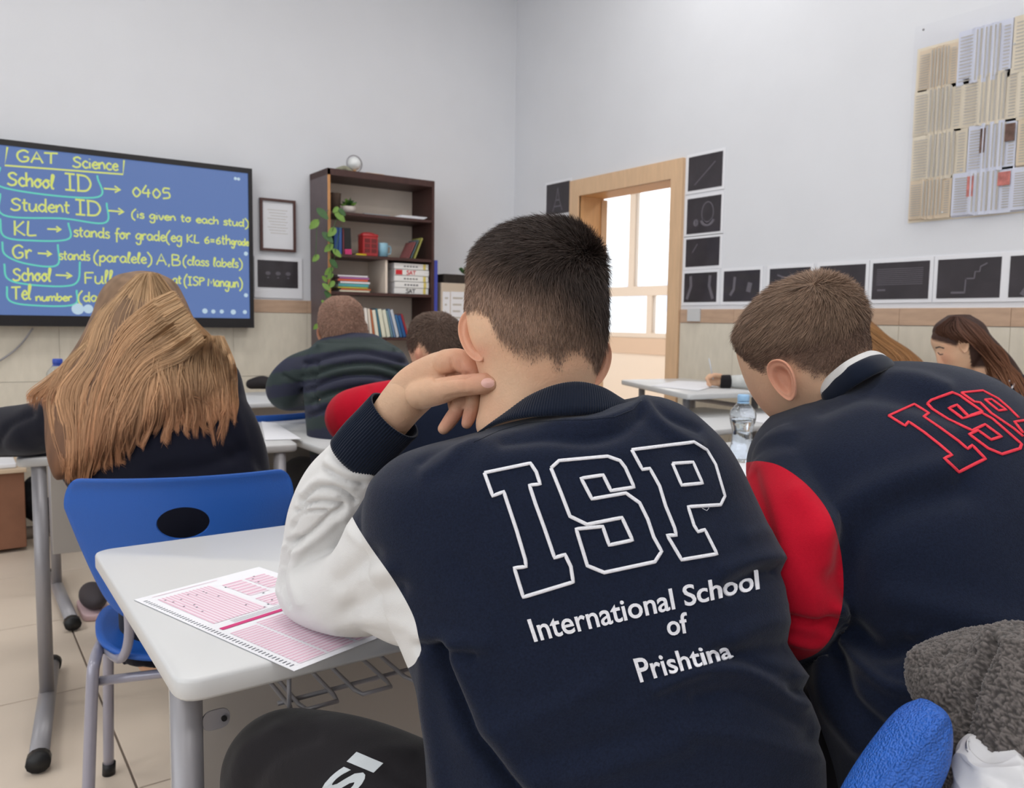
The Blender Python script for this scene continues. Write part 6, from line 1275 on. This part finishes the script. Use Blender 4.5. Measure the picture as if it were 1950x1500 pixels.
# boy in the padded jacket
M_pad = mat('padded_jacket_fabric', (40, 44, 60), .6, .2, 120, attr='col', spec=.35)
ql = [[(582, 690), (640, 672), (700, 668), (780, 690)], [(580, 716), (640, 696), (710, 690), (784, 712)], [(578, 742), (640, 718), (710, 712), (784, 732)], [(582, 766), (640, 744), (710, 736), (782, 752)], [(588, 790), (650, 768), (720, 760), (780, 772)], [(596, 652), (640, 644), (720, 648), (760, 662)]]
def quiltcol(P):
    y = P[:, 1] + 14 * np.cos((P[:, 0] - 690) / 100 * 1.2) - 8; k = np.floor(y / 24.) % 2; n = lc(40, 43, 62); g = lc(42, 54, 54); return np.where(k[:, None] > 0, g, n)
q = W(690, 800, 3.05)
small_boy('boy in a dark padded jacket with horizontal quilting, seated before the bookcase', [(630, 566, 3.08, 668, 565, 3.08, .03), (612, 585, 3.08, 688, 584, 3.08, .075), (607, 615, 3.08, 692, 612, 3.08, .085), (612, 640, 3.08, 688, 640, 3.08, .08), (625, 665, 3.08, 676, 665, 3.08, .06)], [ear(W(613, 636, 3.05), UPV, -RGT, None, .06, .035, 1)],
    [(640, 636, 3.08, 712, 636, 3.08, .05), (608, 648, 3.06, 742, 652, 3.06, .10), (590, 668, 3.05, 766, 668, 3.05, .13), (582, 700, 3.03, 780, 696, 3.03, .15), (580, 740, 3.02, 784, 735, 3.02, .16), (584, 790, 3.0, 782, 790, 3.0, .16), (590, 850, 3.0, 778, 850, 3.0, .16), (600, 900, 3.0, 770, 900, 3.0, .14)],
    [[(608, 690, 3.03, 32), (565, 712, 3.05, 36), (543, 742, 3.1, 36), (570, 752, 3.25, 30), (640, 750, 3.45, 24)]], None, lc(150, 118, 102), M_pad, 'padded_jacket', [(600, 636), (640, 648), (700, 650)], (q[0], q[1]), quiltcol, crown=W(650, 580, 3.0), fl=[(l, 4.5, -.02) for l in ql] + [([(606, 655), (640, 640), (720, 645), (748, 662)], 6, .012), ([(540, 715), (570, 730), (600, 720)], 4, -.012), ([(600, 690), (590, 730), (600, 770)], 5, -.015)])
V, F = ellipsoid(W(585, 760, 2.92), .012, .012, .012); mk('toggle', V, F, M_white, None, label='small white toggle hanging at the padded jacket\'s side', cat='toggle') if 0 else None
# boy with red sleeves in the second row
q = W(850, 860, 2.4)
p5, (VJ5, TJ5) = small_boy('boy with short dark hair and a red sleeve resting on the second-row desk', [(806, 597, 2.45, 848, 595, 2.45, .03), (786, 612, 2.45, 872, 612, 2.45, .075), (777, 638, 2.45, 884, 640, 2.45, .09), (778, 665, 2.45, 884, 668, 2.45, .09), (786, 690, 2.46, 876, 692, 2.45, .08), (795, 715, 2.46, 865, 715, 2.44, .06)], [ear(W(800, 673, 2.38), UPV, -RGT + FWD * .3, None, .06, .04, -1)],
    [(800, 705, 2.43, 880, 700, 2.43, .06), (765, 725, 2.42, 930, 715, 2.42, .10), (742, 750, 2.40, 960, 740, 2.40, .12), (735, 790, 2.38, 975, 785, 2.38, .13), (740, 850, 2.37, 975, 850, 2.37, .13), (745, 950, 2.37, 970, 950, 2.37, .13)],
    [[(800, 765, 2.36, 48), (740, 776, 2.33, 52), (690, 788, 2.33, 53), (671, 796, 2.36, 50), (700, 800, 2.6, 26), (760, 790, 2.7, 22)]], M_redf, lc(92, 74, 64), M_navy, 'jacket', [(770, 655), (786, 672), (800, 650), (815, 670), (840, 690), (890, 690)], (q[0], q[1]), crown=W(835, 605, 2.38), fl=[([(700, 740), (690, 780), (700, 820)], 8, -.006)])
B5 = bvh(VJ5, TJ5); t_ = thread(B5, [(852, 762), (858, 774), (868, 771), (880, 768)], .002, False)
if t_: mk('embroidered_outline', *t_, M_rthread, p5)
V, F = slab([(-.19, -.05), (.19, -.05), (.19, .05), (-.19, .05)], 0, .30, .03, .04); q2 = W(835, 880, 2.12); V = xform(V, (q2[0], q2[1], .50), math.radians(-20)); mk('chair_backrest_bag', V, F, mat('charcoal_bag', (66, 66, 70), .6), None, label='charcoal grey bag hanging behind the second-row boy', cat='bag') if 0 else None
chair(q[0] + .02, q[1] - .02, math.radians(-8), 'blue chair under the second-row boy with the red sleeve', .9)

# ---- brunette girl at the right edge, in profile
def girl_right():
    D = 2.9
    hd = [(1806, 604, D, 1846, 604, D, .03), (1786, 622, D, 1868, 622, D, .065), (1777, 643, D, 1876, 643, D, .073), (1778, 656, D, 1876, 658, D, .073), (1784, 668, D, 1870, 672, D, .068), (1788, 682, D, 1862, 686, D, .06), (1798, 696, D, 1852, 700, D, .05), (1810, 712, D, 1846, 712, D, .035)]
    prof = [pxtube([(1786, 672, D, 4), (1790, 688, D, 6), (1793, 693, D, 6), (1800, 692, D, 5)], m=12), pxtube([(1802, 699, D, 6), (1806, 700, D, 6)], m=10), pxtube([(1806, 706, D, 6), (1808, 706, D, 6)], m=10), pxtube([(1812, 711, D, 8), (1818, 712, D, 8)], m=12), pxtube([(1860, 690, D, 26), (1880, 740, D, 28)])]
    c0 = W(1960, 900, 2.8); V, T = union([loft(hd, 60, 44, .95)] + prof + [loft([(1875, 725, D, 1915, 718, D, .04), (1872, 765, D, 1965, 775, D, .07), (1890, 820, D, 1985, 850, D, .08), (1890, 930, D, 1985, 930, D, .08)], 20, 24)] + legs_of(c0[0], c0[1], -.5, .86), .006, 3)
    n1 = len(V); ev = evald(*ear(W(1833, 657, D - .07), UPV * .95 - RGT * .2, RGT, None, .055, .036, -1), [('SUBSURF', dict(levels=1))]); V, T = np.vstack([V, ev[0]]), np.vstack([T, ev[1] + len(V)])
    P = PROJ(V); hm = sstep(np.interp(P[:, 0], [1770, 1776, 1800, 1822, 1830, 1842, 1850, 1880], [640, 648, 654, 660, 645, 645, 700, 700]) - P[:, 1], -2, 3); hm[n1:] = 0
    red = .35 * near_mask(V, 1800, 685, 14); C = lc(70, 50, 44)
    p = skinmesh(V, T, '', (c0[0], c0[1], 0), 'girl with long dark brown hair in profile at the right edge, looking down', red, np.tile(C, (len(V), 1)), hm)
    Bh = bvh(V[:n1], T[(T < n1).all(1)])
    for nm, L, r_, m_ in (('eyelash', [(1786, 671), (1790, 675), (1796, 674)], .0018, M_print), ('eyebrow', [(1782, 662), (1789, 660), (1798, 663)], .0022, M_print), ('lips', [(1801, 700), (1806, 701), (1812, 700)], .003, mat('lip_skin', (190, 112, 104), .5))):
        t_ = thread(Bh, L, r_, False, 2)
        if t_: mk(nm, *t_, m_, p)
    vol = [(1806, 600, D, 1846, 600, D, .03), (1786, 616, D, 1868, 618, D, .072), (1782, 634, D, 1880, 640, D, .085), (1800, 648, D, 1896, 660, D + .01, .088), (1846, 662, D + .01, 1912, 682, D + .02, .085), (1860, 690, D, 1930, 706, D + .02, .08), (1872, 720, D, 1950, 730, D, .075), (1884, 760, D, 1975, 770, D, .07), (1900, 800, D, 1990, 810, D, .06)]
    Vv, Fv = loft(vol, 50, 40, .95); hb = mk('hair_base', Vv, [f for f in Fv], M_hair, p); attr_col(hb, 'col', np.tile(lc(62, 44, 38), (len(Vv), 1)))
    rows = [(1868, 712, D, 1925, 700, D, .06), (1848, 732, D, 1965, 735, D, .1), (1846, 765, D - .02, 1995, 780, D, .12), (1862, 810, D - .02, 2020, 840, D, .12), (1870, 940, D - .02, 2020, 940, D, .12)]
    VJ, TJ = union([loft(rows, 40, 36, .9), pxtube([(1880, 750, D - .1, 34), (1860, 800, D - .12, 34), (1800, 830, D, 26)])], .007, 3); jk = mk('jacket', VJ, TJ, M_darkf, p)
    B = bvh(np.vstack([Vv] + [VJ]), np.vstack([np.array([(f[0], f[1], f[2]) for f in Fv if len(f) == 4] + [(f[0], f[2], f[3]) for f in Fv if len(f) == 4]), TJ + len(Vv)])); rr = random.Random(3); locks = []
    for k in range(70):
        u = k / 69; e = rr.gauss(0, 1); locks.append(([(1815 + 15 * u, 603), (1785 + 80 * u, 628 - 6 * u), (1808 + 82 * u, 648 + 4 * u), (1850 + 62 * u, 680 + 4 * e), (1868 + 70 * u + 3 * e, 715), (1885 + 75 * u + 4 * e, 760), (1900 + 80 * u, 800 + 8 * e)], D - .06))
    long_hair('hair', p, locks, B, None, lambda t: lc(82, 58, 50) * (1 - t[:, None]) + lc(128, 84, 56) * t[:, None], 14, 3.2, .0011, .006, 16, seed=4)
    BJ = bvh(VJ, TJ)
    for L in ([(1918, 728), (1926, 722), (1934, 726), (1930, 734), (1924, 742), (1934, 756), (1940, 770), (1936, 776)],):
        t_ = thread(BJ, L, .003, False)
        if t_: mk('embroidered_outline', *t_, M_thread, jk)
    trousers(c0[0], c0[1], -.5, .86, M_darkf, p)
    return c0
c0 = girl_right()
c6 = W(1975, 870, 2.62); chair(c6[0], c6[1], math.radians(30), 'blue chair behind the brunette girl at the right edge', .92)

# ---- blonde girl behind the boy on the right, writing
def girl_back():
    D = 3.45; c0 = W(1690, 800, 3.4)
    hd = [(1600, 596, D, 1630, 596, D, .03), (1580, 615, D, 1655, 618, D, .075), (1575, 645, D, 1660, 650, D, .085), (1582, 675, D, 1650, 680, D, .075), (1600, 700, D, 1640, 705, D, .05), (1600, 725, D, 1660, 725, D, .06)]
    rows = [(1610, 715, D, 1690, 712, D, .06), (1580, 735, D, 1740, 735, D, .10), (1580, 780, D, 1760, 780, D, .11), (1590, 880, D, 1760, 880, D, .11)]
    arm = [(1610, 745, D, 26), (1540, 760, 3.6, 22), (1470, 735, 3.8, 17), (1430, 727, 3.92, 14), (1385, 726, 4.02, 12)]
    hand = [pxtube([(1388, 726, 4.02, 10), (1372, 725, 4.03, 12), (1362, 725, 4.03, 9)], m=14)] + [pxtube([(1366, 716 + 5 * k, 4.02, 4.2), (1352 - k, 715 + 5 * k, 4.0, 4), (1346 + 2 * k, 721 + 4 * k, 3.99, 3.6)], m=10, n=10) for k in range(4)] + [pxtube([(1372, 716, 4.0, 5), (1360, 714, 3.98, 4.2), (1352, 718, 3.98, 3.6)], m=10, n=10)]
    V, T = union([loft(hd, 30, 30, .93), loft([(r[0] + 12, r[1] + 8, r[2], r[3] - 12, r[4] + 8, r[5], r[6] - .02) for r in rows], 20, 24), pxtube([(a, b, d, r * .7) for a, b, d, r in arm])] + legs_of(c0[0], c0[1], -.6, .6), .009, 3)
    V2, T2 = union(hand, .0035, 2); V, T = np.vstack([V, V2]), np.vstack([T, T2 + len(V)])
    p = skinmesh(V, T, '', (c0[0], c0[1], 0), 'girl with light brown hair and pale grey sleeves, writing by the door', cat='person')
    VJ, TJ = union([loft(rows, 30, 30, .9), pxtube(arm[:-1] + [(1396, 726, 4.0, 12.5)], m=20, n=40)], .008, 3); s = PROJ(VJ); (Vs, Ts), (Vb, Tb) = split(VJ, TJ, (s[:, 0] - 1570) * 1.0)
    j = mk('jacket', Vb, Tb, M_darkf, p); mk('sleeves', Vs, Ts, mat('light_grey_sleeve', (196, 198, 196), .9, var=.1, vscale=20), j, label='light grey sleeve')
    V, F = pxtube([(1390, 726, 4.0, 13), (1372, 726, 4.0, 12.5)], m=20, n=8, dome=False); mk('cuff', V, F, M_blackf, j)
    V, F = tube([W(1350, 682, 3.99), W(1358, 722, 3.99)], .0032, 8, dome=False); pc = mk('pencil', V, F, mat('pale_pencil', (196, 200, 206), .4), None, label='pale pencil held upright by the hand on the desk before the door', cat='pencil')
    vol = [(1600, 592, D, 1632, 592, D, .03), (1578, 612, D, 1660, 616, D, .085), (1575, 645, D, 1690, 642, D, .10), (1600, 680, D - .02, 1730, 668, D - .02, .11), (1630, 720, D - .04, 1760, 700, D - .04, .12), (1650, 770, D - .05, 1775, 760, D - .05, .12)]
    Vv, Fv = loft(vol, 40, 40, .95); hb = mk('hair_base', Vv, Fv, M_hair, p); attr_col(hb, 'col', np.tile(lc(140, 100, 66), (len(Vv), 1))); B = bvh(Vv, np.array([(f[0], f[1], f[2]) for f in Fv if len(f) == 4] + [(f[0], f[2], f[3]) for f in Fv if len(f) == 4])); rr = random.Random(5)
    locks = [([(1612 + 10 * u, 598), (1590 + 68 * u, 620), (1600 + 95 * u, 648), (1625 + 112 * u, 680 - 4 * u), (1650 + 112 * u + 3 * rr.gauss(0, 1), 720), (1660 + 112 * u, 765)], D - .1) for u in np.linspace(0, 1, 46)]
    long_hair('hair', p, locks, B, None, lambda t: lc(172, 128, 84) * (1 - t[:, None]) + lc(150, 104, 64) * t[:, None], 14, 3.5, .0011, .006, 14, seed=6)
    trousers(c0[0], c0[1], -.6, .6, M_darkf, p)
    chair(c0[0] + .03, c0[1] - .03, math.radians(45), 'blue chair under the writing girl behind the right-hand boy', .9)
girl_back()
# low wooden crate, papers and black school bag on the floor at the left
cr = empty('wooden_crate', (-.05, 4.75, 0), 'brown wooden crate with papers on it by the wall at the left edge', 'crate')
a = PL(46, 898, 1, 4.62); V, F = box(-.55, a[0], 4.62, 5.0, .02, a[2], .004); mk('body', V, F, mat('brown_wood', (134, 92, 70), .6, var=.15), cr, False); V, F = box(-.56, a[0] + .01, 4.60, 5.02, a[2], a[2] + .02, .003); mk('top', V, F, mat('pale_wood_top', (206, 184, 158), .6), cr, False)
V, F = box(-.45, a[0] - .03, 4.63, 4.9, a[2] + .021, a[2] + .045, .006); mk('magazine', V, F, M_paper, None, False, label='stack of white papers on the wooden crate at the left edge', cat='paper')
bg = empty('school_bag', (.2, 4.35, 0), 'black school bag slumped on the floor at the left', 'bag')
bagv = [pxtube([(95, 905, 4.2, 26), (110, 950, 4.15, 42), (115, 985, 4.1, 34)]), pxtube([(70, 925, 4.2, 22), (60, 955, 4.2, 26), (95, 980, 4.15, 26)])]; V, T = union(bagv, .008, 4); V[:, 2] = np.maximum(V[:, 2], .004); V = folds(V, T, [([(60, 930), (90, 950), (120, 940)], 8, -.01)], .01, 9); mk('body', V, T, mat('black_bag_cloth', (30, 30, 36), .8), bg)
V, F = pxtube([(50, 935, 4.2, 3), (20, 945, 4.2, 3), (5, 960, 4.15, 3), (20, 975, 4.15, 3)], m=8); mk('strap', V, F, M_blackp, bg)
DPC = PROJ(PL(500, 741, 2, .752)[None])[0, 2]; V, T = union([pxtube([(478, 731, DPC, 10), (500, 728, DPC, 13), (520, 732, DPC, 10)])], .008, 4); mk('pencil_case', V, T, mat('black_case', (38, 34, 36), .8), None, label='black pencil case on the desk beside the padded-jacket boy', cat='pencil case')
